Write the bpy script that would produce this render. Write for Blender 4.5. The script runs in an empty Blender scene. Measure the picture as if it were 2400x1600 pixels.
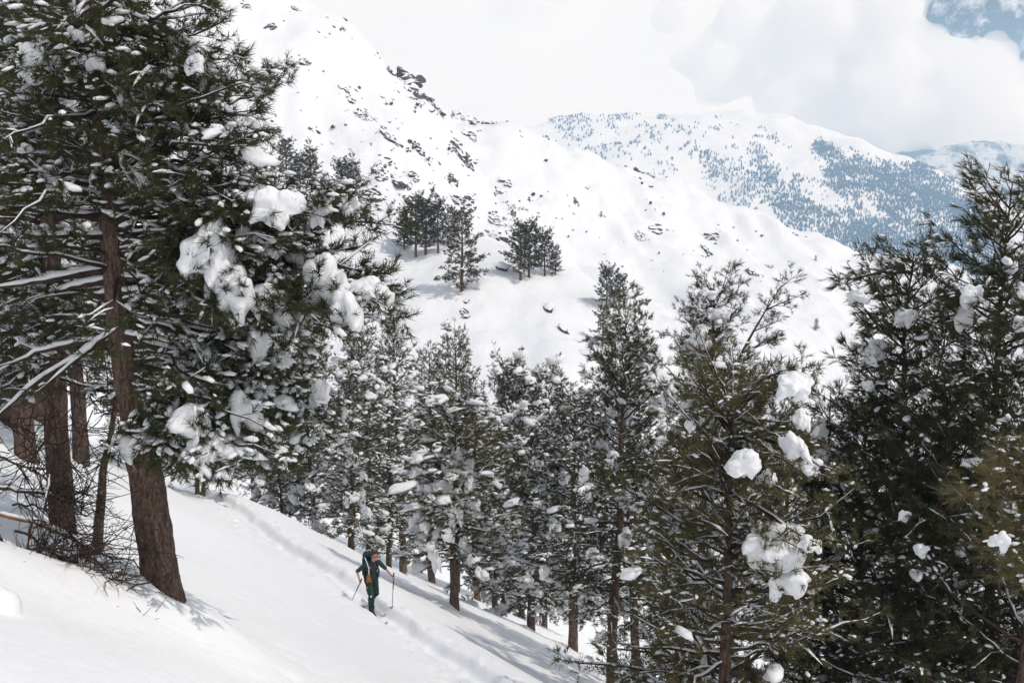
import bpy, math
import numpy as np
from mathutils import Vector

# ------------------------------------------------------------------ camera, sky, sun, exposure
scene = bpy.context.scene
COL = scene.collection
W0, F0, PITCH = 2400.0, 2333.3, math.radians(8.0)      # photograph width, focal length in its pixels, downward tilt

cam_data = bpy.data.cameras.new('camera')
cam_data.sensor_width = 36.0
cam_data.lens = 36.0 * F0 / W0
cam_data.clip_start = 0.1
cam_data.clip_end = 40000.0
cam = bpy.data.objects.new('camera', cam_data)
cam.rotation_euler = (math.radians(90) - PITCH, 0, 0)
COL.objects.link(cam)
scene.camera = cam

SUN_AZ, SUN_EL = math.radians(118.0), math.radians(56.0)   # azimuth from the view direction towards the right
world = bpy.data.worlds.new('World')
scene.world = world
world.use_nodes = True
wn, wl = world.node_tree.nodes, world.node_tree.links
wn.clear()
w_out = wn.new('ShaderNodeOutputWorld')
w_sky = wn.new('ShaderNodeTexSky')
w_sky.sky_type = 'NISHITA'
w_sky.sun_disc = False
w_sky.sun_elevation = SUN_EL
w_sky.sun_rotation = SUN_AZ
w_bg = wn.new('ShaderNodeBackground')
w_bg.inputs['Strength'].default_value = 0.12
w_cl = wn.new('ShaderNodeBackground')
w_cl.inputs['Strength'].default_value = 1.53
w_co = wn.new('ShaderNodeTexCoord')
w_n1 = wn.new('ShaderNodeTexNoise')                      # where the cloud deck is closed
w_n1.inputs['Scale'].default_value = 2.2
w_n1.inputs['Detail'].default_value = 6.0
w_r1 = wn.new('ShaderNodeValToRGB')
w_r1.color_ramp.elements[0].position = 0.22
w_r1.color_ramp.elements[1].position = 0.38
w_n2 = wn.new('ShaderNodeTexNoise')                      # soft billows inside it
w_n2.inputs['Scale'].default_value = 7.0
w_n2.inputs['Detail'].default_value = 5.0
w_r2 = wn.new('ShaderNodeValToRGB')
w_r2.color_ramp.elements[0].position = 0.3
w_r2.color_ramp.elements[0].color = (0.93, 0.94, 0.955, 1)
w_r2.color_ramp.elements[1].position = 0.62
w_r2.color_ramp.elements[1].color = (0.985, 0.99, 0.995, 1)
w_mx = wn.new('ShaderNodeMixShader')
wl.new(w_co.outputs['Generated'], w_n1.inputs['Vector'])
wl.new(w_co.outputs['Generated'], w_n2.inputs['Vector'])
w_sx = wn.new('ShaderNodeSeparateXYZ')                   # closed on the mountains, broken overhead where the sun comes through
wl.new(w_co.outputs['Generated'], w_sx.inputs[0])
w_mr = wn.new('ShaderNodeMapRange')
w_mr.interpolation_type = 'SMOOTHSTEP'
w_mr.inputs['From Min'].default_value = 0.30
w_mr.inputs['From Max'].default_value = 0.75
w_mr.inputs['To Min'].default_value = 0.0
w_mr.inputs['To Max'].default_value = 0.33
wl.new(w_sx.outputs['Z'], w_mr.inputs['Value'])
w_sb = wn.new('ShaderNodeMath')
w_sb.operation = 'SUBTRACT'
wl.new(w_n1.outputs['Fac'], w_sb.inputs[0])
wl.new(w_mr.outputs['Result'], w_sb.inputs[1])
wl.new(w_sb.outputs[0], w_r1.inputs['Fac'])
wl.new(w_n2.outputs['Fac'], w_r2.inputs['Fac'])
wl.new(w_sky.outputs['Color'], w_bg.inputs['Color'])
wl.new(w_r2.outputs['Color'], w_cl.inputs['Color'])
wl.new(w_r1.outputs['Color'], w_mx.inputs['Fac'])
wl.new(w_bg.outputs['Background'], w_mx.inputs[1])
wl.new(w_cl.outputs['Background'], w_mx.inputs[2])
wl.new(w_mx.outputs['Shader'], w_out.inputs['Surface'])

sun_data = bpy.data.lights.new('sun', 'SUN')
sun_data.energy = 3.3
sun_data.angle = math.radians(0.55)
sun_data.color = (1.0, 0.965, 0.91)
sun = bpy.data.objects.new('sun', sun_data)
sdir = Vector((math.cos(SUN_EL) * math.sin(SUN_AZ), math.cos(SUN_EL) * math.cos(SUN_AZ), math.sin(SUN_EL)))
sun.rotation_euler = sdir.to_track_quat('Z', 'Y').to_euler()
sun.location = (30, 10, 40)
COL.objects.link(sun)

scene.view_settings.view_transform = 'Standard'
scene.view_settings.look = 'None'
scene.view_settings.exposure = -0.62
scene.view_settings.gamma = 1.0
scene.view_settings.use_curve_mapping = False
scene.render.engine = 'CYCLES'
scene.cycles.use_denoising = True
scene.cycles.adaptive_threshold = 0.02
scene.cycles.max_bounces = 18
scene.cycles.diffuse_bounces = 4
scene.cycles.volume_bounces = 16
scene.cycles.transmission_bounces = 3

# ------------------------------------------------------------------ numpy helpers
ST, CT = math.sin(PITCH), math.cos(PITCH)


def P(px, py, d):
    """World point seen at photograph pixel (px, py) at ground distance y = d."""
    px, py, d = np.broadcast_arrays(np.asarray(px, float), np.asarray(py, float), np.asarray(d, float))
    u, v = (px - 1200) / F0, (800 - py) / F0
    yy = v * ST + CT
    return np.stack([u * d / yy, d, (v * CT - ST) * d / yy], -1)


def proj(p):
    p = np.asarray(p, float)
    dep = p[..., 1] * CT - p[..., 2] * ST
    up = p[..., 1] * ST + p[..., 2] * CT
    return np.stack([1200 + F0 * p[..., 0] / dep, 800 - F0 * up / dep], -1)


def _hash(i, j, k, seed):
    n = (i * 374761393 + j * 668265263 + k * 2147483647 + seed * 974711) & 0xFFFFFFFF
    n = ((n ^ (n >> 13)) * 1274126177) & 0xFFFFFFFF
    n = ((n ^ (n >> 16)) * 2246822519) & 0xFFFFFFFF
    return ((n ^ (n >> 15)) & 0xFFFFFF) / float(0xFFFFFF)


def vnoise(p, seed=0):
    p = np.asarray(p, float)
    f = np.floor(p)
    i = f.astype(np.int64)
    t = p - f
    t = t * t * (3 - 2 * t)
    r = 0
    for dx in (0, 1):
        for dy in (0, 1):
            for dz in (0, 1):
                w = (t[..., 0] if dx else 1 - t[..., 0]) * (t[..., 1] if dy else 1 - t[..., 1]) * (t[..., 2] if dz else 1 - t[..., 2])
                r = r + w * _hash(i[..., 0] + dx, i[..., 1] + dy, i[..., 2] + dz, seed)
    return r * 2 - 1


def fbm(p, oct=4, seed=0, gain=0.5):
    a, s, r = 1.0, 1.0, 0
    for o in range(oct):
        r = r + a * vnoise(np.asarray(p) * s + 17.3 * o, seed + o)
        a *= gain
        s *= 2.03
    return r


def sstep(a, b, x):
    t = np.clip((x - a) / (b - a), 0, 1)
    return t * t * (3 - 2 * t)


def nrm(v):
    return v / np.maximum(np.linalg.norm(v, axis=-1, keepdims=True), 1e-9)


def mesh(name, V, F, mat, smooth=True):
    """V (n,3); F one (m,3|4) array or a list of them."""
    me = bpy.data.meshes.new(name)
    Fs = [np.asarray(f) for f in (F if isinstance(F, (list, tuple)) else [F]) if len(f)]
    V = np.ascontiguousarray(V, dtype=np.float32)
    loops = np.concatenate([f.ravel() for f in Fs]).astype(np.int32)
    counts = np.concatenate([np.full(len(f), f.shape[1], np.int32) for f in Fs])
    starts = np.concatenate([[0], np.cumsum(counts)[:-1]]).astype(np.int32)
    me.vertices.add(len(V))
    me.vertices.foreach_set('co', V.ravel())
    me.loops.add(len(loops))
    me.loops.foreach_set('vertex_index', loops)
    me.polygons.add(len(counts))
    me.polygons.foreach_set('loop_start', starts)
    me.polygons.foreach_set('loop_total', counts)
    me.polygons.foreach_set('use_smooth', np.full(len(counts), bool(smooth)))
    me.update(calc_edges=True)
    me.materials.append(mat)
    return me


def link(name, me, parent=None, loc=None, kind=None, label=None, cat=None, group=None):
    o = bpy.data.objects.new(name, me)
    COL.objects.link(o)
    if parent is not None:
        o.parent = parent
    if loc is not None:
        o.location = loc
    tag(o, label, cat, group, kind)
    return o


def tag(o, label=None, cat=None, group=None, kind=None):
    for k, v in (('label', label), ('category', cat), ('group', group), ('kind', kind)):
        if v:
            o[k] = v
    return o


def join(parts):
    """[(V, F), ...] with one face width -> (V, F)"""
    Vs, Fs, o = [], [], 0
    for V, F in parts:
        if len(V) == 0:
            continue
        Vs.append(V)
        Fs.append(np.asarray(F) + o)
        o += len(V)
    if not Vs:
        return np.zeros((0, 3)), np.zeros((0, 4), int)
    return np.concatenate(Vs), np.concatenate(Fs)


def tubes(paths, radii, k=5, up_off=0.0, flat=1.0):
    """paths (N,n,3), radii (N,n): N tubes of k sides. up_off lifts, flat squashes the vertical axis."""
    paths = np.asarray(paths, float)
    radii = np.asarray(radii, float)
    N, n = radii.shape
    t = nrm(np.gradient(paths, axis=1))
    ref = np.where(np.abs(t[..., 2:3]) > 0.95, np.array([1.0, 0, 0]), np.array([0, 0, 1.0]))
    s = nrm(np.cross(t, ref))
    v = np.cross(s, t)
    a = np.arange(k) * 2 * np.pi / k
    c = paths + (np.asarray(up_off)[..., None] * np.array([0, 0, 1.0]) if np.ndim(up_off) else 0)
    V = c[:, :, None, :] + radii[:, :, None, None] * (np.cos(a)[:, None] * s[:, :, None, :] + flat * np.sin(a)[:, None] * v[:, :, None, :])
    V = V.reshape(-1, 3)
    b = (np.arange(N) * n * k)[:, None, None] + (np.arange(n - 1) * k)[None, :, None]
    j = np.arange(k)[None, None, :]
    j2 = (j + 1) % k
    F = np.stack([b + j, b + j2, b + k + j2, b + k + j], -1).reshape(-1, 4)
    return V, F


def icosphere(sub):
    import bmesh
    bm = bmesh.new()
    bmesh.ops.create_icosphere(bm, subdivisions=sub, radius=1.0)
    V = np.array([v.co[:] for v in bm.verts])
    F = np.array([[v.index for v in f.verts] for f in bm.faces])
    bm.free()
    return V, F


ICO1, ICO2, ICO3 = icosphere(1), icosphere(2), icosphere(3)


def blobs(cen, size, axis, rng, tmpl=None, rough=0.35):
    """Lumpy ellipsoids: centres (N,3), sizes (N,3) along (axis, side, up'), long axis (N,3)."""
    TV, TF = tmpl or ICO1
    N = len(cen)
    if N == 0:
        return np.zeros((0, 3)), np.zeros((0, 3), int)
    a = nrm(axis)
    s = nrm(np.cross(a, np.array([0, 0, 1.0])) + 1e-6)
    u = np.cross(s, a)
    u = np.where(u[:, 2:3] < 0, -u, u)
    off = rng.uniform(-50, 50, (N, 1, 3))
    nz = 1 + rough * vnoise(TV[None] * 1.7 + off, 3)
    T = TV[None] * nz[..., None]
    T = np.where(T[..., 2:3] < 0, T * np.array([1, 1, 0.55]), T)
    T = T * size[:, None, :]
    V = cen[:, None] + T[..., 0:1] * a[:, None] + T[..., 1:2] * s[:, None] + T[..., 2:3] * u[:, None]
    F = (TF[None] + (np.arange(N) * len(TV))[:, None, None]).reshape(-1, 3)
    return V.reshape(-1, 3), F


def remesh(V, F, voxel, smooth=4, name='tmp'):
    """Fuse overlapping closed shells into one continuous surface."""
    me = mesh(name, V, F, bpy.data.materials[0])
    o = bpy.data.objects.new(name, me)
    COL.objects.link(o)
    m = o.modifiers.new('r', 'REMESH')
    m.mode = 'VOXEL'
    m.voxel_size = voxel
    if smooth:
        s = o.modifiers.new('s', 'SMOOTH')
        s.iterations = smooth
        s.factor = 0.5
    dg = bpy.context.evaluated_depsgraph_get()
    ev = o.evaluated_get(dg).to_mesh()
    n = len(ev.vertices)
    co = np.empty(n * 3, np.float32)
    ev.vertices.foreach_get('co', co)
    ev.calc_loop_triangles()
    m_ = len(ev.polygons)
    tot = np.empty(m_, np.int32)
    ev.polygons.foreach_get('loop_total', tot)
    lv = np.empty(len(ev.loops), np.int32)
    ev.loops.foreach_get('vertex_index', lv)
    if (tot == 4).all():
        Fo = lv.reshape(-1, 4).copy()
    else:
        tr = np.empty(len(ev.loop_triangles) * 3, np.int32)
        ev.loop_triangles.foreach_get('vertices', tr)
        Fo = tr.reshape(-1, 3)
    o.evaluated_get(dg).to_mesh_clear()
    bpy.data.objects.remove(o)
    bpy.data.meshes.remove(me)
    return co.reshape(-1, 3).astype(float), Fo


# ------------------------------------------------------------------ materials
def material(name):
    m = bpy.data.materials.new(name)
    m.use_nodes = True
    nt = m.node_tree
    nt.nodes.clear()
    out = nt.nodes.new('ShaderNodeOutputMaterial')
    return m, nt.nodes, nt.links, out


def ramp(nodes, stops):
    r = nodes.new('ShaderNodeValToRGB')
    e = r.color_ramp.elements
    while len(e) < len(stops):
        e.new(0.5)
    for el, (p, c) in zip(e, stops):
        el.position = p
        el.color = (*c, 1)
    return r


def noise(nodes, links, coord, scale, detail=4, rough=0.55, stretch=None):
    n = nodes.new('ShaderNodeTexNoise')
    n.inputs['Scale'].default_value = scale
    n.inputs['Detail'].default_value = detail
    n.inputs['Roughness'].default_value = rough
    if stretch:
        mp = nodes.new('ShaderNodeMapping')
        mp.inputs['Scale'].default_value = stretch
        links.new(coord, mp.inputs['Vector'])
        coord = mp.outputs['Vector']
    links.new(coord, n.inputs['Vector'])
    return n


def bump(nodes, links, height, strength, dist, target):
    b = nodes.new('ShaderNodeBump')
    b.inputs['Strength'].default_value = strength
    b.inputs['Distance'].default_value = dist
    links.new(height, b.inputs['Height'])
    links.new(b.outputs['Normal'], target.inputs['Normal'])


def simple(name, col, rough=0.7, scale=20.0, vary=0.25, bmp=0.0, spec=0.3, metallic=0.0):
    m, n, l, out = material(name)
    b = n.new('ShaderNodeBsdfPrincipled')
    tc = n.new('ShaderNodeTexCoord')
    nz = noise(n, l, tc.outputs['Object'], scale)
    r = ramp(n, [(0.3, tuple(c * (1 - vary) for c in col)), (0.7, tuple(min(1, c * (1 + vary)) for c in col))])
    l.new(nz.outputs['Fac'], r.inputs['Fac'])
    l.new(r.outputs['Color'], b.inputs['Base Color'])
    b.inputs['Roughness'].default_value = rough
    b.inputs['Specular IOR Level'].default_value = spec
    b.inputs['Metallic'].default_value = metallic
    if bmp:
        bump(n, l, nz.outputs['Fac'], bmp, 0.01, b)
    l.new(b.outputs['BSDF'], out.inputs['Surface'])
    return m


def snow_material(name, scale, dist, strength=0.25, through=0.0, gain=1.0):
    m, n, l, out = material(name)
    b = n.new('ShaderNodeBsdfPrincipled')
    tc = n.new('ShaderNodeTexCoord')
    nz = noise(n, l, tc.outputs['Object'], scale, 6, 0.6)
    r = ramp(n, [(0.2, (0.885 * gain, 0.90 * gain, 0.925 * gain)), (0.8, (0.94 * gain, 0.945 * gain, 0.955 * gain))])
    l.new(nz.outputs['Fac'], r.inputs['Fac'])
    l.new(r.outputs['Color'], b.inputs['Base Color'])
    b.inputs['Roughness'].default_value = 0.8
    b.inputs['Specular IOR Level'].default_value = 0.15
    bump(n, l, nz.outputs['Fac'], strength, dist, b)
    sh = b.outputs['BSDF']
    if through:                                            # light that seeps through the loose snow
        t = n.new('ShaderNodeBsdfTranslucent')
        l.new(r.outputs['Color'], t.inputs['Color'])
        mx = n.new('ShaderNodeMixShader')
        mx.inputs['Fac'].default_value = through
        l.new(sh, mx.inputs[1])
        l.new(t.outputs['BSDF'], mx.inputs[2])
        sh = mx.outputs['Shader']
    l.new(sh, out.inputs['Surface'])
    return m


M_SNOW = snow_material('snow', 6.0, 0.06, 0.40)
M_TSNOW = snow_material('tree_snow', 14.0, 0.02, 0.35, 0.12)
M_FSNOW = snow_material('mountain_snow', 0.08, 2.5, 0.35, 0.0, 0.90)


def bark_material():
    m, n, l, out = material('bark')
    b = n.new('ShaderNodeBsdfPrincipled')
    tc = n.new('ShaderNodeTexCoord')
    a = noise(n, l, tc.outputs['Object'], 17.0, 7, 0.75, (1, 1, 0.25))
    c = noise(n, l, tc.outputs['Object'], 38.0, 4, 0.6, (1, 1, 0.4))
    r = ramp(n, [(0.30, (0.012, 0.009, 0.007)), (0.45, (0.055, 0.036, 0.028)), (0.56, (0.145, 0.096, 0.074)), (0.72, (0.30, 0.215, 0.17))])
    ad = n.new('ShaderNodeMath')
    ad.operation = 'MULTIPLY_ADD'
    ad.inputs[1].default_value = 0.45
    l.new(c.outputs['Fac'], ad.inputs[0])
    sc = n.new('ShaderNodeMath')
    sc.operation = 'MULTIPLY'
    sc.inputs[1].default_value = 0.62
    l.new(a.outputs['Fac'], sc.inputs[0])
    l.new(sc.outputs[0], ad.inputs[2])
    l.new(ad.outputs[0], r.inputs['Fac'])
    l.new(r.outputs['Color'], b.inputs['Base Color'])
    b.inputs['Roughness'].default_value = 0.9
    b.inputs['Specular IOR Level'].default_value = 0.15
    bump(n, l, ad.outputs[0], 0.8, 0.03, b)
    l.new(b.outputs['BSDF'], out.inputs['Surface'])
    return m


M_BARK = bark_material()
M_TWIG = simple('twig', (0.045, 0.030, 0.024), 0.9, 6.0, 0.45)
M_BROKEN = simple('broken_wood', (0.20, 0.095, 0.045), 0.85, 9.0, 0.4)


def needle_material(name, dark, light, trans=0.3):
    m, n, l, out = material(name)
    tc = n.new('ShaderNodeTexCoord')
    nz = noise(n, l, tc.outputs['Object'], 1.3, 5, 0.7)
    nb = noise(n, l, tc.outputs['Object'], 14.0, 2, 0.6)
    ad = n.new('ShaderNodeMath')
    ad.operation = 'ADD'
    l.new(nz.outputs['Fac'], ad.inputs[0])
    l.new(nb.outputs['Fac'], ad.inputs[1])
    hf = n.new('ShaderNodeMath')
    hf.operation = 'MULTIPLY'
    hf.inputs[1].default_value = 0.5
    l.new(ad.outputs[0], hf.inputs[0])
    r = ramp(n, [(0.36, dark), (0.5, tuple((a + b) / 2 for a, b in zip(dark, light))), (0.64, light)])
    l.new(hf.outputs[0], r.inputs['Fac'])
    d = n.new('ShaderNodeBsdfPrincipled')
    d.inputs['Roughness'].default_value = 0.55
    d.inputs['Specular IOR Level'].default_value = 0.25
    t = n.new('ShaderNodeBsdfTranslucent')
    l.new(r.outputs['Color'], d.inputs['Base Color'])
    l.new(r.outputs['Color'], t.inputs['Color'])
    mx = n.new('ShaderNodeMixShader')
    mx.inputs['Fac'].default_value = trans
    l.new(d.outputs['BSDF'], mx.inputs[1])
    l.new(t.outputs['BSDF'], mx.inputs[2])
    l.new(mx.outputs['Shader'], out.inputs['Surface'])
    return m


M_NEEDLE = needle_material('needles', (0.036, 0.042, 0.017), (0.180, 0.152, 0.056), 0.40)
M_NEARN = needle_material('needles_near', (0.024, 0.034, 0.016), (0.090, 0.098, 0.037), 0.35)
M_RIGHTN = needle_material('needles_right', (0.028, 0.034, 0.015), (0.112, 0.104, 0.040), 0.38)
M_OLIVE = needle_material('needles_olive', (0.065, 0.066, 0.028), (0.190, 0.160, 0.070), 0.45)
M_DARKN = needle_material('needles_dark', (0.024, 0.030, 0.014), (0.088, 0.084, 0.033))
M_FARN = needle_material('needles_far', (0.014, 0.020, 0.016), (0.045, 0.052, 0.042))


def rock_material(name, a, c, snow_at=0.62, scale=1.0):
    """Bare rock with the snow that lies on its upward faces."""
    m, n, l, out = material(name)
    b = n.new('ShaderNodeBsdfPrincipled')
    tc = n.new('ShaderNodeTexCoord')
    ge = n.new('ShaderNodeNewGeometry')
    sx = n.new('ShaderNodeSeparateXYZ')
    l.new(ge.outputs['Normal'], sx.inputs[0])
    nz = noise(n, l, tc.outputs['Object'], 2.2 * scale, 6, 0.65)
    rr = ramp(n, [(0.3, a), (0.7, c)])
    l.new(nz.outputs['Fac'], rr.inputs['Fac'])
    n2 = noise(n, l, tc.outputs['Object'], 1.1 * scale, 5, 0.7)
    ad = n.new('ShaderNodeMath')
    ad.operation = 'MULTIPLY_ADD'
    ad.inputs[1].default_value = 0.8
    l.new(n2.outputs['Fac'], ad.inputs[0])
    l.new(sx.outputs['Z'], ad.inputs[2])
    st = n.new('ShaderNodeMapRange')
    st.inputs['From Min'].default_value = snow_at + 0.36
    st.inputs['From Max'].default_value = snow_at + 0.46
    l.new(ad.outputs[0], st.inputs['Value'])
    mx = n.new('ShaderNodeMix')
    mx.data_type = 'RGBA'
    l.new(st.outputs['Result'], mx.inputs['Factor'])
    l.new(rr.outputs['Color'], mx.inputs['A'])
    mx.inputs['B'].default_value = (0.86, 0.875, 0.90, 1)
    l.new(mx.outputs['Result'], b.inputs['Base Color'])
    b.inputs['Roughness'].default_value = 0.85
    b.inputs['Specular IOR Level'].default_value = 0.2
    bump(n, l, nz.outputs['Fac'], 0.7, 0.3, b)
    l.new(b.outputs['BSDF'], out.inputs['Surface'])
    return m


M_ROCK = rock_material('rock', (0.034, 0.028, 0.030), (0.125, 0.096, 0.094), 0.46)
M_REDROCK = rock_material('red_rock', (0.045, 0.028, 0.026), (0.15, 0.085, 0.07), 0.7)


def peak_material(name, rock, cover, scale):
    """Distant mountainside: bare rock and forest broken by snow patches."""
    m, n, l, out = material(name)
    b = n.new('ShaderNodeBsdfPrincipled')
    tc = n.new('ShaderNodeTexCoord')
    n1 = noise(n, l, tc.outputs['Object'], scale, 9, 0.72)
    r = ramp(n, [(cover - 0.06, rock), (cover + 0.08, (0.80, 0.83, 0.87))])
    l.new(n1.outputs['Fac'], r.inputs['Fac'])
    l.new(r.outputs['Color'], b.inputs['Base Color'])
    b.inputs['Roughness'].default_value = 0.9
    b.inputs['Specular IOR Level'].default_value = 0.1
    bump(n, l, n1.outputs['Fac'], 0.8, 60.0, b)
    l.new(b.outputs['BSDF'], out.inputs['Surface'])
    return m


M_PEAK = peak_material('peak_shaded_rock', (0.05, 0.06, 0.07), 0.56, 0.0035)  # dark bluish rock tone has cloud shade and distance haze put into it
M_RIDGE = peak_material('ridge_forest', (0.045, 0.055, 0.06), 0.46, 0.010)

# ------------------------------------------------------------------ near slope with the ski track
TRACK = np.array([(4.0, 9.0), (1.9, 14.5), (0.1, 19.2), (-1.25, 22.0), (-2.75, 25.0), (-5.35, 29.2), (-8.2, 34.6), (-11.2, 40.2), (-14.8, 46.0), (-19.0, 52.0), (-30.0, 66.0)])
T_A, T_B = np.array([0.1, 19.2]), np.array([-11.2, 40.2])
T_U = (T_B - T_A) / np.linalg.norm(T_B - T_A)          # along the track, away from the camera
T_N = np.array([-T_U[1], T_U[0]])                      # across it; positive towards the camera's left
_ts = (TRACK - T_A) @ T_U
_tt = (TRACK - T_A) @ T_N
_sg = np.linspace(_ts[0], _ts[-1], 800)
_tg = np.interp(_sg, _ts, _tt)
_k = np.ones(61) / 61
_tg = np.convolve(np.pad(_tg, 30, mode='edge'), _k, 'valid')


def track_coord(x, y):
    s = (x - T_A[0]) * T_U[0] + (y - T_A[1]) * T_U[1]
    t = (x - T_A[0]) * T_N[0] + (y - T_A[1]) * T_N[1]
    return s, t - np.interp(s, _sg, _tg)


_pr = np.random.default_rng(44)
PITS = [(-4.0 + _pr.normal(0, 1.7), 14.2 + _pr.normal(0, 1.9), _pr.uniform(0.05, 0.14), _pr.uniform(0.02, 0.06)) for _ in range(90)]   # where clumps fell from the boughs
WELLS = []      # (x, y, radius): hollows and drifts round trunks, filled in before the ground is built


def ground_z(x, y, fine=True):
    x, y = np.asarray(x, float), np.asarray(y, float)
    z = -3 - 0.369 * y - 0.45 * x
    z = z - 1.3 * sstep(43, 54, y)                                   # the slope rolls over, then goes on
    z = z + 0.16 * np.maximum(y - 86, 0) ** 1.05                     # and flattens towards the gully
    q = np.stack([x, y, 0 * x], -1)
    z = z + 0.30 * vnoise(q / 9.0, 5) + 0.10 * vnoise(q / 3.1, 6)
    # drift along the left edge in front of the brush
    a, b = np.array([-7.4, 10.4]), np.array([-4.4, 12.7])
    ab = b - a
    h = np.clip(((x - a[0]) * ab[0] + (y - a[1]) * ab[1]) / (ab @ ab), 0, 1)
    dd = np.hypot(x - a[0] - h * ab[0], y - a[1] - h * ab[1])
    z = z + 0.42 * np.exp(-(dd / 1.0) ** 2)
    s, t = track_coord(x, y)
    if fine:
        rough = fbm(q / 0.33, 4, 11)
        chunk = np.maximum(fbm(q / 0.19, 3, 21), 0)
    else:
        rough = chunk = 0
    wob = 0.10 * vnoise(np.stack([s / 0.9, 0 * s, 0 * s], -1), 31)
    g = np.exp(-((t - wob) / 0.40) ** 6)
    z = z - 0.95 * (t / 2.2) * np.exp(-(t / 2.2) ** 2)               # the track is cut as a narrow bench
    z = z - 0.30 * g + 0.05 * g * np.exp(-((t - wob) / 0.09) ** 2)
    edge = np.exp(-((np.abs(t - wob) - 0.80) / 0.36) ** 2)
    z = z + edge * np.where(t > 0, 0.5, 0.55) * (0.03 + 0.07 * rough + 0.09 * chunk)
    z = z + np.exp(-((t - wob) / 0.30) ** 2) * 0.045 * rough
    z = z + 0.035 * chunk * np.exp(-(t / 1.35) ** 2)
    if fine:
        z = z + 0.010 * fbm(q / 0.45, 3, 41) + 0.035 * fbm(np.stack([(x * 0.63 - y * 0.77) / 2.6, (x * 0.77 + y * 0.63) / 0.9, 0 * x], -1), 3, 43)
        for dx_, dy_, r_, h_ in PITS:
            z = z - h_ * np.exp(-((x - dx_) ** 2 + (y - dy_) ** 2) / (r_ * r_))
        for wx, wy, wr in WELLS:
            r = np.hypot(x - wx, y - wy)
            z = z - 0.16 * np.exp(-((r - wr * 0.9) / (wr * 0.9)) ** 2) + 0.30 * np.exp(-(np.hypot(x - wx + 1.1 * wr, y - wy + 1.3 * wr) / (1.3 * wr)) ** 2)
    return z


def gz(x, y):
    return float(ground_z(np.array([x]), np.array([y]), False)[0])


def ground_at(px, d):
    """Ground point at distance d under the pixel column px."""
    x = (px - 1200) / F0 * d
    for _ in range(8):
        z = gz(x, d)
        x = (px - 1200) / F0 * (d * CT - z * ST)
    return np.array([x, d, gz(x, d)])


# ------------------------------------------------------------------ mountains: control points (pixel, distance) blended to sheets
def sheet(rows, nu, nv, disp=None, blur=3):
    C = np.array([[P(*c) if len(c) == 3 else np.array([c[0], c[1], c[2]]) for c in r] for r in rows])
    R, N = C.shape[:2]
    u = np.linspace(0, N - 1, nu)
    v = np.linspace(0, R - 1, nv)
    A = np.empty((R, nu, 3))
    for r in range(R):
        for k in range(3):
            A[r, :, k] = np.interp(u, np.arange(N), C[r, :, k])
    B = np.empty((nv, nu, 3))
    for k in range(3):
        for j in range(nu):
            B[:, j, k] = np.interp(v, np.arange(R), A[:, j, k])
    ku = max(3, int(nu / (N - 1) * 0.8) | 1)
    kv = max(3, int(nv / (R - 1) * 0.35) | 1)
    for _ in range(blur):
        for ax, kk in ((1, ku), (0, kv)):
            pad = [(0, 0)] * 3
            pad[ax] = (kk // 2, kk // 2)
            E_ = np.pad(B, pad, mode='reflect', reflect_type='odd')
            c = np.cumsum(np.insert(E_, 0, 0, axis=ax), axis=ax)
            B = (np.take(c, range(kk, c.shape[ax]), axis=ax) - np.take(c, range(0, c.shape[ax] - kk), axis=ax)) / kk
    gu, gv = np.gradient(B, axis=1), np.gradient(B, axis=0)
    nn = nrm(np.cross(gu, gv))
    nn = np.where(nn[..., 2:3] < 0, -nn, nn)
    if disp is not None:
        B = B + nn * disp(B, np.linspace(0, 1, nu)[None, :], np.linspace(0, 1, nv)[:, None])[..., None]
    i = np.arange(nv * nu).reshape(nv, nu)
    F = np.stack([i[:-1, :-1], i[:-1, 1:], i[1:, 1:], i[1:, :-1]], -1).reshape(-1, 4)
    return B, F


class Lookup:
    """Finds the sheet point seen at a pixel."""
    def __init__(self, B):
        self.B = B.reshape(-1, 3)
        self.p = proj(self.B)

    def __call__(self, px, py):
        d = (self.p[:, 0] - px) ** 2 + (self.p[:, 1] - py) ** 2
        i = np.argpartition(d, 28)[:28]
        i = i[self.B[i, 1] < self.B[i, 1].min() * 1.05]      # the surface that is in front
        i = i[np.argsort(d[i])][:4]
        w = 1 / (d[i] + 1e-3)
        return (self.B[i] * w[:, None]).sum(0) / w.sum()


cols = [150, 330, 500, 700, 900, 1050, 1250, 1450, 1700, 2000, 2300, 2700]
rtop = [-520, -350, -185, 5, 158, 238, 322, 380, 468, 566, 655, 790]
rd = [430, 435, 445, 455, 470, 480, 500, 520, 520, 500, 480, 450]
m_ridge = [(c, t, d) for c, t, d in zip(cols, rtop, rd)]
m_back = [P(c, t, d) + np.array([0, 160, -150]) for c, t, d in zip(cols, rtop, rd)]
m_back = [tuple(b) + (0,) for b in m_back]
m_mid = [(c, t * 0.45 + 0.55 * b, d * 0.5 + 0.5 * 285) for c, t, d, b in zip(cols, rtop, rd, [560, 600, 640, 680, 700, 730, 790, 840, 880, 930, 990, 1050])]
m_base = [(c, b + 70, 262) for c, b in zip(cols, [700, 720, 740, 760, 780, 800, 880, 930, 970, 1010, 1060, 1120])]
m_foot = [(c, b + 420, 200) for c, b in zip(cols, [700, 720, 740, 760, 780, 800, 880, 930, 970, 1010, 1060, 1120])]


def m_disp(B, u, v):
    q = B.copy()
    # gullies that run down the fall line
    g = fbm(np.stack([B[..., 0] / 46 + 0.012 * B[..., 2], B[..., 2] / 150, B[..., 1] / 200], -1), 4, 51)
    r = 1 - np.abs(fbm(np.stack([B[..., 0] / 70 + B[..., 2] / 110, B[..., 2] / 120, 0 * B[..., 0]], -1), 3, 57))
    return 13.0 * g + 10.0 * r + 1.4 * fbm(q / 9.0, 4, 53) + 0.35 * fbm(q / 2.5, 3, 59)


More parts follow.
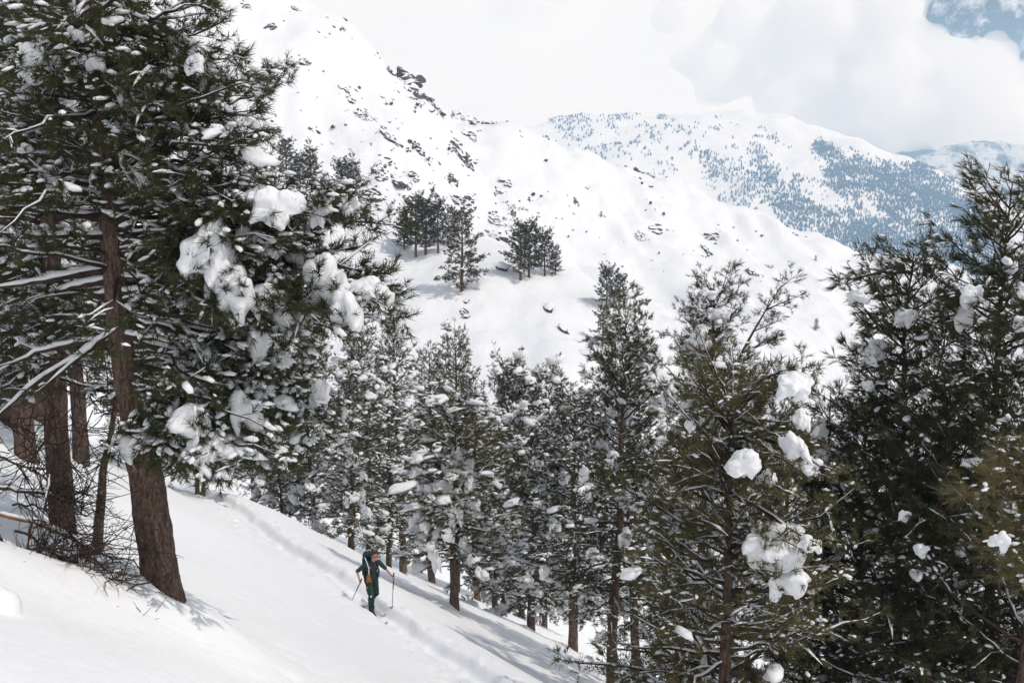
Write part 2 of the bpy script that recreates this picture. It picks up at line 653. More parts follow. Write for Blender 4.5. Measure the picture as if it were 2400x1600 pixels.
mount_B, mount_F = sheet([m_back, m_ridge, m_mid, m_base, m_foot], 330, 190, m_disp, 2)

scol = [-100, 150, 350, 550, 700, 860, 960, 1070, 1200, 1330, 1450, 1550, 1640]
stop = [330, 345, 365, 395, 428, 470, 500, 535, 580, 640, 695, 770, 850]
sd = [225, 228, 232, 236, 236, 232, 226, 220, 212, 203, 196, 188, 180]
s_back = [tuple(P(c, t, d) + np.array([12, 45, -34])) + (0,) for c, t, d in zip(scol, stop, sd)]
s_top = [(c, t, d) for c, t, d in zip(scol, stop, sd)]
s_mid = [(c - 20, t * 0.5 + 330, d * 0.5 + 90) for c, t, d in zip(scol, stop, sd)]
s_low = [(c - 30, max(830, t + 170) if c < 1300 else t + 170, 150) for c, t in zip(scol, stop)]
s_bot = [(c, 1250, 104) for c in scol]


def s_disp(B, u, v):
    return 2.2 * fbm(B / 26.0, 3, 61) + 0.7 * fbm(B / 7.0, 3, 63) + 0.08 * fbm(B / 1.5, 2, 64)


spur_B, spur_F = sheet([s_back, s_top, s_mid, s_low, s_bot], 200, 150, s_disp, 2)

fcol = [900, 1100, 1250, 1400, 1600, 1780, 1900, 2000, 2100, 2200, 2300, 2400, 2600, 2800]
ftop = [330, 285, 262, 252, 248, 247, 270, 300, 338, 376, 436, 492, 600, 690]
f_back = [tuple(P(c, t, 4000) + np.array([0, 560, -340])) + (0,) for c, t in zip(fcol, ftop)]
f_top = [(c, t, 4000) for c, t in zip(fcol, ftop)]
f_mid = [(c, t * 0.5 + 260, 3330) for c, t in zip(fcol, ftop)]
f_bot = [(c, 700, 2530) for c in fcol]
f_end = [(c, 860, 1730) for c in fcol]


def f_disp(B, u, v):
    return 45 * fbm(B / 440.0, 4, 71) + 9 * fbm(B / 80.0, 3, 73)


far_B, far_F = sheet([f_back, f_top, f_mid, f_bot, f_end], 220, 150, f_disp, 2)

link('rocky_mountain', mesh('rocky_mountain', mount_B.reshape(-1, 3), mount_F, M_FSNOW), kind='structure')
link('hillside', mesh('hillside', spur_B.reshape(-1, 3), spur_F, M_FSNOW), kind='structure')
link('far_mountain', mesh('far_mountain', far_B.reshape(-1, 3), far_F, M_FSNOW), kind='structure')

dcol = [2050, 2150, 2220, 2290, 2360, 2440, 2560, 2700, 2900]
dtop = [420, 366, 338, 322, 326, 338, 352, 380, 420]
d_rows = [[tuple(P(c, t, 4550) + np.array([0, 100, -140])) + (0,) for c, t in zip(dcol, dtop)],
          [(c, t, 4550) for c, t in zip(dcol, dtop)], [(c, t * 0.5 + 260, 4330) for c, t in zip(dcol, dtop)], [(c, 640, 4080) for c in dcol]]
B_, F_ = sheet(d_rows, 160, 90, lambda B, u, v: 20 * fbm(B / 150.0, 5, 81), 1)
link('distant_ridge', mesh('distant_ridge', B_.reshape(-1, 3), F_, M_RIDGE), kind='structure')

pcol = [1980, 2080, 2160, 2240, 2320, 2420, 2540, 2700, 2900]
ptop = [260, 60, -120, -230, -300, -330, -350, -320, -250]
p_rows = [[tuple(P(c, t, 9000) + np.array([0, 500, -400])) + (0,) for c, t in zip(pcol, ptop)],
          [(c, t, 9000) for c, t in zip(pcol, ptop)], [(c, t * 0.5 + 240, 8300) for c, t in zip(pcol, ptop)], [(c, 620, 7300) for c in pcol]]
B_, F_ = sheet(p_rows, 160, 110, lambda B, u, v: 120 * fbm(B / 800.0, 6, 83, 0.55), 1)
link('distant_peak', mesh('distant_peak', B_.reshape(-1, 3), F_, M_PEAK), kind='structure')

gxs = np.linspace(-9000, 9000, 40)
gys = np.linspace(-6000, 12000, 40)
GX, GY = np.meshgrid(gxs, gys)
GZ = -312 + 10 * fbm(np.stack([GX / 900, GY / 900, 0 * GX], -1), 3, 91)
i_ = np.arange(1600).reshape(40, 40)
link('valley_ground', mesh('valley_ground', np.stack([GX, GY, GZ], -1).reshape(-1, 3),
     np.stack([i_[:-1, :-1], i_[:-1, 1:], i_[1:, 1:], i_[1:, :-1]], -1).reshape(-1, 4), M_FSNOW), kind='structure')
# ------------------------------------------------------------------ pine building blocks
UP = np.array([0, 0, 1.0])

MID = dict(gap=0.30, sec=0.36, smin=0.22, bare=0.12, tgap=0.20, shoot=0.20, nl=0.14, nw=0.019, K=19, spread=(0.25, 1.15), up=0.25,
           curve=-0.10, snow=0.42, ssize=1.0, strip=0.36, patch=0.0, wind=(0, 0, 0))
NEAR = dict(MID, bigp=0.015, gap=0.26, tgap=0.17, shoot=0.17, nl=0.14, nw=0.0105, K=29, snow=0.46, ssize=0.62, smin=0.25)
WIND = dict(MID, bigp=0.03, gap=0.27, tgap=0.17, shoot=0.24, nl=0.19, nw=0.0155, K=16, spread=(0.10, 0.75), up=0.15, snow=0.10, ssize=0.6, strip=0.06, curve=0.05, wind=(-0.34, 0, 0.06))
DARKP = dict(MID, bigp=0.05, gap=0.27, tgap=0.17, shoot=0.19, nl=0.15, nw=0.0175, K=15, snow=0.14, ssize=0.55, strip=0.08)
OLIVE = dict(MID, bigp=0.02, gap=0.27, tgap=0.17, shoot=0.18, nl=0.14, nw=0.0145, K=15, snow=0.20, ssize=0.48, up=0.5)
FARP = dict(MID, gap=0.42, tgap=0.30, shoot=0.36, nl=0.32, nw=0.058, K=16, snow=0.07, ssize=1.0, strip=0.1)


def limb_to(p0, p1, sag, rng, n=10, wob=0.05):
    p0, p1 = np.asarray(p0, float), np.asarray(p1, float)
    q = np.linspace(0, 1, n)[:, None]
    L = np.linalg.norm(p1 - p0)
    mid = (p0 + p1) / 2 + UP * sag * L + rng.normal(0, 0.05 * L, 3)
    b = (1 - q) ** 2 * p0 + 2 * q * (1 - q) * mid + q * q * p1
    w = rng.normal(0, wob * L * 0.35, (n, 3)) * np.sin(np.pi * q)
    return b + w


def foliage(paths, r0, rng, p):
    """Boughs (N,n,3) -> wood, needles, snow geometry."""
    paths = np.asarray(paths, float)
    N, n, _ = paths.shape
    seg = np.linalg.norm(np.diff(paths, axis=1), axis=2)
    L = seg.sum(1)
    q = np.linspace(0, 1, n)
    rad = r0[:, None] * (1 - 0.86 * q[None]) + 0.003
    wood = [tubes(paths, rad, 6)]
    snow = []
    tng = nrm(np.gradient(paths, axis=1))
    # side shoots
    bare = np.broadcast_to(np.asarray(p['bare'], float), (N,))
    m = np.maximum(2, (L * (1 - bare) / p['gap'] * 2).astype(int))
    li = np.repeat(np.arange(N), m)
    M = len(li)
    s = bare[li] + (1 - bare[li]) * rng.uniform(0, 1, M)
    f = s * (n - 1)
    i0 = np.minimum(f.astype(int), n - 2)
    fr = (f - i0)[:, None]
    pos = paths[li, i0] * (1 - fr) + paths[li, i0 + 1] * fr
    tg = tng[li, i0] * (1 - fr) + tng[li, i0 + 1] * fr
    side = np.where(np.arange(M) % 2 == 0, 1.0, -1.0)[:, None]
    ang = np.radians(rng.uniform(28, 78, M))[:, None]
    h = nrm(np.cross(tg, UP) + 1e-6)
    wind = np.asarray(p['wind'], float)
    d = nrm(np.cos(ang) * tg + side * np.sin(ang) * h + UP * rng.normal(0.05, 0.28, (M, 1)) + wind)
    l2 = np.clip((p['sec'] * L[li] * (1 - s) ** 0.8 + p['smin']) * rng.uniform(0.55, 1.25, M), 0.12, 1.5)
    q2 = np.linspace(0, 1, 4)
    cv = rng.normal(p['curve'], 0.16, M)
    path2 = pos[:, None] + d[:, None] * (l2[:, None] * q2)[..., None] + UP * (cv[:, None] * l2[:, None] * q2 ** 2)[..., None]
    path2[:, 1:] += rng.normal(0, 0.02, (M, 3, 3)) * l2[:, None, None]
    rad2 = (0.003 + 0.009 * l2)[:, None] * (1 - 0.7 * q2[None])
    wood.append(tubes(path2, rad2, 3))
    # needle tufts
    t = np.maximum(2, (l2 / p['tgap'] * 1.25).astype(int) + 1)
    si = np.repeat(np.arange(M), t)
    T = len(si)
    qq = rng.uniform(0.22, 1.0, T) ** 0.8
    f = qq * 3
    j0 = np.minimum(f.astype(int), 2)
    fr = (f - j0)[:, None]
    tp = path2[si, j0] * (1 - fr) + path2[si, j0 + 1] * fr
    td = nrm(d[si] * 0.75 + rng.normal(0, 0.5, (T, 3)) + UP * p['up'] + wind)
    tp = np.concatenate([tp, paths[:, -1], paths[:, -1]])
    td = np.concatenate([td, nrm(tng[:, -1] + rng.normal(0, 0.2, (N, 3))), nrm(tng[:, -1] + rng.normal(0, 0.5, (N, 3)))])
    T = len(tp)
    K = p['K']
    sh = p['shoot'] * rng.uniform(0.6, 1.3, T)
    v = rng.uniform(0, 1, (T, K))
    base = tp[:, None] + td[:, None] * (sh[:, None] * v)[..., None]
    a1 = nrm(np.cross(td, np.array([0.31, 0.77, 0.55])))
    a2 = np.cross(td, a1)
    ph = rng.uniform(0, 2 * np.pi, (T, K))
    A = rng.uniform(*p['spread'], (T, K))
    nd = np.cos(A)[..., None] * td[:, None] + np.sin(A)[..., None] * (np.cos(ph)[..., None] * a1[:, None] + np.sin(ph)[..., None] * a2[:, None])
    nd = nd + 0.4 * wind
    ln = p['nl'] * rng.uniform(0.65, 1.15, (T, K))
    wd = nrm(np.cross(nd, rng.normal(0, 1, (T, K, 3)))) * p['nw'] * 0.5
    tip = base + nd * ln[..., None]
    V = np.stack([base - wd, base + wd, tip], 2).reshape(-1, 3)
    needles = (V, np.arange(len(V)).reshape(-1, 3))
    # snow on the tufts, in patches, and along the wood
    pt = 0.7 * vnoise(tp / 0.8, 7) + 0.5 * vnoise(tp / 2.2, 8)
    out_ = np.concatenate([s[si], np.ones(2 * N)])
    pr = p['snow'] * np.clip(0.8 + 2.0 * pt + p['patch'], 0, 2.8) * (0.35 + 1.05 * out_)
    on = rng.uniform(0, 1, T) < pr
    c = tp[on] + td[on] * (sh[on] * 0.55)[:, None] + UP * (0.05 + 0.2 * p['shoot'] * p['ssize'])
    ax = td[on].copy()
    ax[:, 2] = ax[:, 2] * 0.35 - 0.25
    big = np.where(rng.uniform(0, 1, on.sum()) < p.get('bigp', 0.10), rng.uniform(1.5, 2.6, on.sum()), 0.85)
    k = p['ssize'] * big * np.clip(sh[on] / p['shoot'], 0.7, 1.2) * rng.uniform(0.5, 1.15, on.sum()) * (p['shoot'] / 0.2) ** 0.5
    sz = np.stack([0.19 * k, 0.085 * k, 0.07 * k], -1)
    lg = big > 1
    snow.append(blobs(c[~lg], sz[~lg], ax[~lg], rng, rough=0.45))
    snow.append(blobs(c[lg], sz[lg] * np.array([0.95, 1.25, 1.1]), ax[lg] + np.array([0, 0, -0.15]), rng, ICO2, 0.6))
    sq = []
    on2 = rng.uniform(0, 1, M) < p['strip']
    if on2.any():
        rs = (0.012 + 0.024 * l2[on2])[:, None] * np.sin(np.pi * np.clip(q2 * 0.9 + 0.08, 0, 1))[None] * rng.uniform(0.25, 1.6, (on2.sum(), 4))
        Vq, Fq = tubes(path2[on2], rs, 4, rs * 0.5 + 0.006, 0.6)
        sq.append((Vq, Fq))
    rs = (rad * np.where(bare > 0.55, 1.0, 0.7)[:, None] + np.where(bare > 0.55, 0.014, 0.004)[:, None]) * np.sin(np.pi * np.clip(q * 0.93 + 0.05, 0, 1))[None] ** 0.4 * rng.uniform(0.75, 1.25, (N, n))
    keep = rng.uniform(0, 1, N) < p['strip'] * 1.5 + 0.05
    if keep.any():
        sq.append(tubes(paths[keep], rs[keep], 7, (rad + rs * 0.35)[keep], 0.8))
    sv, sf = join(sq)
    bv, bf = join(snow)
    sn = (np.concatenate([bv, sv]), [bf, sf + len(bv)]) if len(sv) else (bv, [bf])
    return dict(wood=join(wood), needles=needles, snow=sn)


def trunk_geo(pts, radii, sides=14, rings=40, bark=0.07, seed=0, flare=0.35):
    pts, radii = np.asarray(pts, float), np.asarray(radii, float)
    a = np.linspace(0, 1, len(pts))
    g = np.linspace(0, 1, rings)
    Pp = np.stack([np.interp(g, a, pts[:, k]) for k in range(3)], -1)
    for _ in range(2):
        Pp[1:-1] = (Pp[:-2] + 2 * Pp[1:-1] + Pp[2:]) / 4
    R = np.interp(g, a, radii)
    hgt = np.linalg.norm(np.cumsum(np.diff(Pp, axis=0, prepend=Pp[:1]), axis=0), axis=1)
    R = R * (1 + flare * np.exp(-hgt / 0.28))
    V, F = tubes(Pp[None], R[None], sides)
    ctr = np.repeat(Pp, sides, 0)
    dr = V - ctr
    ph = np.arctan2(dr[:, 1], dr[:, 0])
    r_ = np.linalg.norm(dr, axis=1)
    q = np.stack([np.cos(ph) * 3.2, np.sin(ph) * 3.2, V[:, 2] * 1.1], -1)
    nz = fbm(q * 1.4, 4, seed + 3, 0.6)
    k = 1 + bark * nz + bark * 0.7 * (1 - 2 * np.abs(vnoise(q * 2.6, seed + 9)))
    lump = 1 + 0.06 * vnoise(np.stack([np.cos(ph), np.sin(ph), V[:, 2] * 0.8], -1), seed + 5)
    return ctr + dr * (k * lump)[:, None], F


def bough_set(rng, H, R, cb, nl, tx, pitch=(-0.10, 0.9), droop=0.30, tip=0.22, profile=0.75):
    """Random boughs round a trunk centreline tx(z) -> paths (N,9,3), start radii."""
    t = (np.arange(nl) + rng.uniform(0, 1, nl)) / nl
    t = t ** 0.9 * 0.985
    z0 = H * (cb + (1 - cb) * t)
    az = np.arange(nl) * 2.39996 + rng.normal(0, 0.35, nl)
    prof = np.minimum(1, 0.62 + 2.2 * t) * (1 - t) ** profile + 0.10
    L = R * prof * rng.uniform(0.58, 1.22, nl)
    e = pitch[0] + (pitch[1] - pitch[0]) * t + rng.normal(0, 0.12, nl)
    q = np.linspace(0, 1, 9)
    rr = L[:, None] * q
    zz = L[:, None] * (np.tan(e)[:, None] * q - droop * (1 - t)[:, None] * q ** 2 + tip * q ** 3)
    bend = rng.normal(0, 0.25, nl)[:, None] * q
    p0 = np.array([tx(z) for z in z0])
    X = p0[:, None, 0] + rr * np.cos(az[:, None] + bend)
    Y = p0[:, None, 1] + rr * np.sin(az[:, None] + bend)
    Z = z0[:, None] + zz
    paths = np.stack([X, Y, Z], -1)
    paths[:, 1:] += rng.normal(0, 0.012, (nl, 8, 3)) * L[:, None, None]
    return paths, 0.010 + 0.014 * L


def trunk_line(rng, H, lean=(0, 0), wob=0.012):
    z = np.linspace(0, H, 9)
    w = np.cumsum(rng.normal(0, wob * H * 0.35, (9, 2)), 0)
    w -= w[0]
    x = w[:, 0] + lean[0] * z
    y = w[:, 1] + lean[1] * z
    pts = np.stack([x, y, z], -1)
    return pts, lambda h: np.array([np.interp(h, z, x), np.interp(h, z, y), h])


def tree_meshes(name, seed, H, R, cb, nl, p, needle_mat, r0=None, extra=None, lean=(0, 0), wob=0.012, forks=(), **kw):
    """One kind of pine as four meshes: trunk, branches, crown, snow. Base at the origin."""
    rng = np.random.default_rng(seed)
    r0 = r0 or H * 0.016
    pts, tx = trunk_line(rng, H, lean, wob)
    pts = pts.copy()
    z = pts[:, 2]
    TV, TF = trunk_geo(np.concatenate([[pts[0] - [0, 0, 1.2]], pts]), np.concatenate([[r0 * 1.05], r0 * (1 - z / H) ** 0.8 + 0.012]), 12, 42, 0.08, seed, 0.15)
    paths, rr = bough_set(rng, H, R, cb, nl, tx, **kw)
    tr = [(TV, TF)]
    if len(forks):
        for (zf, top, rad) in forks:                       # a second leader
            a = tx(zf)
            fp = limb_to(a, np.asarray(top), -0.10, rng, 9, 0.01)
            tr.append(tubes(fp[None], np.linspace(rad, 0.012, 9)[None], 9))
            m = 16
            pos = fp[rng.integers(2, 9, m)]
            azs = rng.uniform(0, 2 * np.pi, m)
            LL = R * 0.38 * rng.uniform(0.5, 1.1, m)
            q = np.linspace(0, 1, 9)
            pp = pos[:, None] + np.stack([np.cos(azs)[:, None] * q * LL[:, None], np.sin(azs)[:, None] * q * LL[:, None], 0.45 * LL[:, None] * q], -1)
            paths = np.concatenate([paths, pp])
            rr = np.concatenate([rr, 0.008 + 0.012 * LL])
    parts = [foliage(paths, rr, rng, p)]
    if extra is not None and len(extra):
        ep = np.array([limb_to(tx(max(0.5, min(H * 0.97, e[2] - z_))), e, sg, rng, 9) for e, z_, sg in extra])
        el = np.linalg.norm(ep[:, -1] - ep[:, 0], axis=1)
        parts.append(foliage(ep, 0.015 + 0.012 * el, rng, dict(p, bare=0.45)))
    wood = join([a['wood'] for a in parts])
    nd = join([a['needles'] for a in parts])
    sv, sf3, sf4, o = [], [], [], 0
    for a in parts:
        V, Fs = a['snow']
        sv.append(V)
        for f_ in Fs:
            (sf3 if f_.shape[1] == 3 else sf4).append(f_ + o)
        o += len(V)
    TV, TF = join(tr)
    return dict(trunk=mesh(name + '_trunk', TV, TF, M_BARK), branches=mesh(name + '_branches', *wood, M_TWIG),
                crown=mesh(name + '_crown', *nd, needle_mat, False),
                snow=mesh(name + '_snow', np.concatenate(sv), [np.concatenate(x) for x in (sf3, sf4) if x], M_TSNOW), H=H)


def plant(kind, loc, scale, rz, label, group=None, cat='pine tree', name='pine_tree', tilt=(0, 0)):
    e = link(name, None, loc=loc, label=label, cat=cat, group=group)
    e.empty_display_size = 0.3
    e.rotation_euler = (tilt[0], tilt[1], rz)
    e.scale = (scale, scale, scale) if np.ndim(scale) == 0 else tuple(scale)
    for part in ('trunk', 'branches', 'crown', 'snow'):
        o = link(part, kind[part], parent=e)
        if part in ('branches', 'crown', 'snow'):
            o['kind'] = 'stuff'
    return e


def clump_template(seed):
    """A heavy pillow of snow draped over a bough: rounded top, tongues hanging at the rim. About 1 wide, 1 high."""
    rng = np.random.default_rng(seed)
    cs, ss = [], []
    n = rng.integers(5, 8)
    for k in range(n):
        x = rng.uniform(-0.30, 0.30)
        y = rng.uniform(-0.18, 0.18)
        cs.append((x, y, 0.32 - 1.7 * x * x - 1.2 * y * y + rng.uniform(-0.06, 0.08)))
        ss.append((rng.uniform(0.14, 0.22), rng.uniform(0.13, 0.2), rng.uniform(0.13, 0.2)))
    for k in range(rng.integers(6, 10)):
        a = rng.uniform(0, 2 * np.pi)
        rr = rng.uniform(0.18, 0.34)
        x, y = rr * math.cos(a), 0.75 * rr * math.sin(a)
        l = rng.uniform(0.16, 0.34)
        cs.append((x, y, 0.14 - l * 0.62))
        ss.append((rng.uniform(0.11, 0.20), rng.uniform(0.10, 0.17), l))
    cs.append((0, 0, 0.10))
    ss.append((0.34, 0.26, 0.24))
    TV, TF = ICO2
    V = np.concatenate([np.array(c) + TV * np.array(s) for c, s in zip(cs, ss)])
    F = np.concatenate([TF + i * len(TV) for i in range(len(cs))])
    V, F = remesh(V, F, 0.034, 9)
    V = V + 0.06 * np.stack([vnoise(V * 3.3 + k * 9, seed) for k in range(3)], -1) * np.where(V[:, 2:3] < 0, 1.7, 0.8) + 0.028 * np.stack([vnoise(V * 10 + k * 9, seed) for k in range(3)], -1)
    lo, hi = V.min(0), V.max(0)
    V = (V - (lo + hi) / 2) / np.array([hi[0] - lo[0], hi[0] - lo[0], hi[2] - lo[2]])
    return mesh('snow_clump', V, F, M_TSNOW)


CLUMPS = [clump_template(100 + k) for k in range(9)]
_crng = np.random.default_rng(77)


def add_clump(tree, base, wpos, w, h):
    o = link('snow_clump', CLUMPS[int(_crng.integers(0, len(CLUMPS)))], parent=tree)
    o.location = tuple(np.asarray(wpos) - np.asarray(base))
    o.scale = (w, w * _crng.uniform(0.8, 1.1), h)
    o.rotation_euler = (_crng.normal(0, 0.12), _crng.normal(0, 0.15), _crng.choice([0, math.pi]) + _crng.normal(0, 0.4))
    return o


def px_per_m(p):
    return F0 / (p[1] * CT - p[2] * ST)


# ------------------------------------------------------------------ tree positions (pixel column, pixel row of the top, distance)
def spot(px, py_top, d):
    b = ground_at(px, d)
    b[0] = P(px, py_top, d)[0] * 0.5 + b[0] * 0.5
    b[2] = gz(b[0], b[1])
    return b, float(P(px, py_top, d)[2] - b[2])


HERO_PX = [(388, 1442), (368, 1300), (342, 1130), (312, 950), (288, 800), (268, 610), (252, 430), (236, 250), (222, 90), (210, -60), (196, -260), (186, -440), (180, -600)]
HERO_W = [78, 73, 67, 62, 57, 52, 47, 43, 39, 38, 30, 20, 6]
hb = ground_at(388, 13.1)
WELLS.append((hb[0], hb[1], 0.32))
hero_pts = np.array([P(x, y, 13.1 + 0.02 * i) for i, (x, y) in enumerate(HERO_PX)])
hero_pts[0, 2] = hb[2] - 0.15
hero_r = np.array([w / 2 / px_per_m(p) for w, p in zip(HERO_W, hero_pts)])

MIDS = [  # px, top py, distance, kind, label
    (1062, 935, 35.0, 'a', 'snow-laden pine with a bare lower trunk standing just beyond the skier'),
    (818, 850, 48.0, 'b', 'snowy pine directly behind the skier with white tongues hanging on its branches'),
    (735, 800, 52.0, 'a', 'pine standing just behind the crest, half hidden by the big left pine'),
    (662, 850, 53.0, 'b', 'pine with low snowy boughs whose trunk stands where the track crosses the crest'),
    (590, 760, 60.0, 'c', 'dark pine peeking out between the big left pine and the crest'),
    (908, 920, 57.0, 'b', 'mid-height pine between the skier and the two taller tops behind'),
    (862, 748, 60.0, 'c', 'tall pine with an open top left of its equally tall neighbour'),
    (940, 735, 62.0, 'd', 'tall slim pine standing clear against the snow bowl, right of its twin'),
    (1010, 805, 66.0, 'd', 'narrow pointed pine, left one of a pair at the bowl edge'),
    (1068, 795, 68.0, 'c', 'bushy pointed pine, right one of a pair at the bowl edge'),
    (1118, 870, 65.0, 'd', 'short slim pine in the gap right of the pointed pair'),
    (1182, 858, 70.0, 'b', 'snow-dusted pine below the empty snow bowl, leftmost of three'),
    (1222, 850, 72.0, 'c', 'snow-dusted pine below the empty snow bowl, middle of three'),
    (1275, 868, 72.0, 'b', 'snow-dusted pine below the empty snow bowl, rightmost of three'),
    (1160, 985, 52.0, 'a', 'heavily snowed pine right behind the trunk beyond the skier'),
    (1245, 960, 47.0, 'b', 'white-crusted pine between the skier-side pine and the dark tall one'),
    (1345, 905, 42.0, 'e', 'dark snow-flecked pine left of the tall straight trunk'),
    (1440, 770, 33.0, 'e', 'tall straight pine with a dark trunk rising from the lower edge'),
    (1500, 720, 46.0, 'c', 'broad pine behind the forked pine, against the snowy slope'),
]
MID_SPOTS = [spot(m[0], m[1] + 0.6 * F0 / m[2], m[2]) for m in MIDS]
for b, h in MID_SPOTS:
    if b[1] < 60:
        WELLS.append((b[0], b[1], 0.24))

LEFTS = [  # base px, base py (informative), distance, height, kind, label
    (150, 16.3, 13.0, 'e', 'thick-trunked dark pine behind the brush pile at left'),
    (62, 24.0, 14.5, 'c', 'pine trunk at the left edge, farther back than the thick one'),
    (192, 29.0, 14.0, 'e', 'pine half hidden behind the thick-trunked dark pine'),
    (20, 33.0, 15.0, 'c', 'rearmost dark pine filling the left edge'),
    (330, 36.0, 14.0, 'c', 'dark pine hidden behind the leaning big pine'),
    (470, 44.0, 13.0, 'b', 'snowy pine beyond the crest behind the boughs of the big pine'),
    (90, 42.0, 15.0, 'e', 'dark pine deep in the left wood'),
]
LEFT_SPOTS = [ground_at(l[0], l[1]) for l in LEFTS]
for b, l in zip(LEFT_SPOTS, LEFTS):
    if b[1] < 34:
        WELLS.append((b[0], b[1], 0.3))

# ------------------------------------------------------------------ the near ground, built on a grid that follows the track
s_ax = np.concatenate([np.linspace(-70, -9, 40), np.linspace(-9, 29, 310)[1:], np.linspace(29, 62, 110)[1:], np.linspace(62, 130, 50)[1:]])
t_ax = np.concatenate([-np.linspace(1.6 ** 0.4, 110 ** 0.4, 60)[::-1] ** 2.5, np.linspace(-1.6, 1.6, 66)[1:-1], np.linspace(1.6, 13, 120), np.linspace(13 ** 0.4, 90 ** 0.4, 36)[1:] ** 2.5])
SS, TT = np.meshgrid(s_ax, t_ax, indexing='ij')
TTc = TT + np.interp(SS, _sg, _tg)
GX = T_A[0] + SS * T_U[0] + TTc * T_N[0]
GY = T_A[1] + SS * T_U[1] + TTc * T_N[1]
GZ = ground_z(GX, GY)
i_ = np.arange(GX.size).reshape(GX.shape)
F_ = np.stack([i_[:-1, :-1], i_[1:, :-1], i_[1:, 1:], i_[:-1, 1:]], -1).reshape(-1, 4)
keep = (GY < 128)
fk = keep.ravel()[F_].all(1)
gme = mesh('snow_ground', np.stack([GX, GY, GZ], -1).reshape(-1, 3), F_[fk][:, ::-1], M_SNOW)
link('snow_ground', gme, kind='structure')

# ------------------------------------------------------------------ the big leaning pine on the left: every bough a part
rng = np.random.default_rng(5)
hero = link('pine_tree', None, loc=tuple(hb), label='big leaning pine with reddish brown bark and heavy snow pillows, nearest on the left', cat='pine tree')
TV, TF = trunk_geo(hero_pts - hb, hero_r, 60, 320, 0.12, 3, 0.12)
link('trunk', mesh('trunk', TV, TF, M_BARK), parent=hero)


def hero_at(py):
    ys = np.array([y for _, y in HERO_PX])[::-1]
    return np.array([np.interp(py, ys, hero_pts[::-1, k]) for k in range(3)])


H_CLUMPS = [(500, 600, 135, 165), (553, 690, 112, 130), (680, 742, 122, 100), (765, 655, 100, 125), (805, 725, 80, 105), (868, 686, 92, 72),
            (655, 492, 115, 92), (598, 478, 85, 80), (706, 525, 70, 80), (610, 805, 52, 84), (450, 990, 112, 92), (505, 1050, 135, 88), (328, 1042, 82, 62),
            (582, 962, 72, 100), (622, 928, 52, 72), (82, 138, 72, 60), (232, 152, 46, 50), (145, 165, 42, 50), (535, 1082, 50, 80), (505, 205, 60, 90),
            (760, 505, 66, 66), (822, 488, 52, 48), (640, 1012, 56, 50), (752, 930, 46, 80), (440, 710, 44, 46), (560, 640, 60, 70), (455, 160, 60, 50),
            (70, 205, 56, 60), (332, 432, 36, 40), (420, 100, 50, 30), (690, 700, 50, 60), (470, 130, 50, 60), (640, 695, 80, 60), (120, 420, 50, 50), (545, 330, 50, 70),
            (720, 690, 60, 60), (590, 560, 60, 50), (470, 540, 50, 44), (700, 600, 50, 50), (640, 590, 50, 44), (420, 880, 50, 44), (560, 1010, 60, 50), (690, 960, 50, 50), (480, 930, 44, 40),
            (380, 990, 44, 40), (660, 850, 50, 56), (300, 240, 40, 36), (400, 180, 40, 36), (180, 90, 44, 36), (350, 330, 40, 36)]
limbs = []          # (path, r, bare, params)
for i, (cx, cy, cw, chh) in enumerate(H_CLUMPS):
    dep = 13.1 - (rng.uniform(0.65, 1.25) if cw * chh > 6000 else rng.uniform(0.2, 1.1))
    tgt = P(cx, cy + chh * 0.10, dep)
    reach = abs(cx - 280)
    st = hero_at(min(1010, max(-80, cy - 40 + rng.uniform(-50, 40) + (60 if reach > 350 else 0))))
    limbs.append((limb_to(st, tgt, 0.10, rng, 12), 0.016 + 0.00005 * reach, 0.42, NEAR))
    for kk in range(2):                                    # side boughs that carry the pillow's rim
        t2 = tgt + np.array([rng.normal(-0.12, 0.25), -rng.uniform(0.0, 0.3), rng.uniform(-0.30, 0.08)])
        limbs.append((limb_to(st + np.array([0, 0, rng.uniform(-0.3, 0.3)]), t2, 0.06, rng, 10), 0.016, 0.62, dict(NEAR, K=26, snow=0.32)))
    sc = 1 / px_per_m(tgt)
    o = add_clump(hero, hb, tgt + np.array([0, -0.05, 0.05]), cw * sc * 1.12, chh * sc * 1.12)
R_T = [(672, 160, 330), (640, 205, 360), (600, 190, 350), (560, 130, 260), (505, 60, 190), (490, 5, 130), (480, -60, 60), (590, 260, 400), (520, 300, 420), (450, 240, 350),
       (838, 500, 520), (790, 520, 540), (700, 470, 500), (620, 430, 470), (920, 668, 600), (870, 640, 610), (800, 780, 660), (730, 760, 700), (700, 850, 750), (650, 760, 690),
       (560, 560, 560), (520, 480, 520), (640, 930, 815), (720, 900, 800), (750, 980, 850), (720, 1040, 900), (680, 1080, 930), (600, 1090, 950), (520, 1120, 960), (450, 1100, 980),
       (420, 1060, 970), (360, 1075, 985), (620, 1000, 880), (560, 880, 820), (480, 870, 830), (460, 790, 740), (420, 940, 900), (540, 780, 720), (600, 600, 600), (670, 620, 610),
       (720, 600, 600), (400, 350, 430), (430, 420, 480), (380, 250, 320), (450, 60, 160), (380, 120, 200), (330, 60, 140), (560, 350, 440), (600, 330, 430),
       (120, 260, 330), (60, 330, 380), (0, 260, 320), (-40, 120, 200), (100, 80, 160), (150, 20, 110), (20, 20, 100), (-60, 400, 450), (90, 430, 460), (170, 330, 380),
       (150, 200, 280), (200, 120, 200), (60, 180, 250), (260, 330, 400), (310, 260, 330), (320, 480, 520), (180, 480, 510), (100, 600, 590), (0, 620, 600), (60, 780, 720), (-20, 740, 690), (130, 800, 740), (150, 560, 560)]
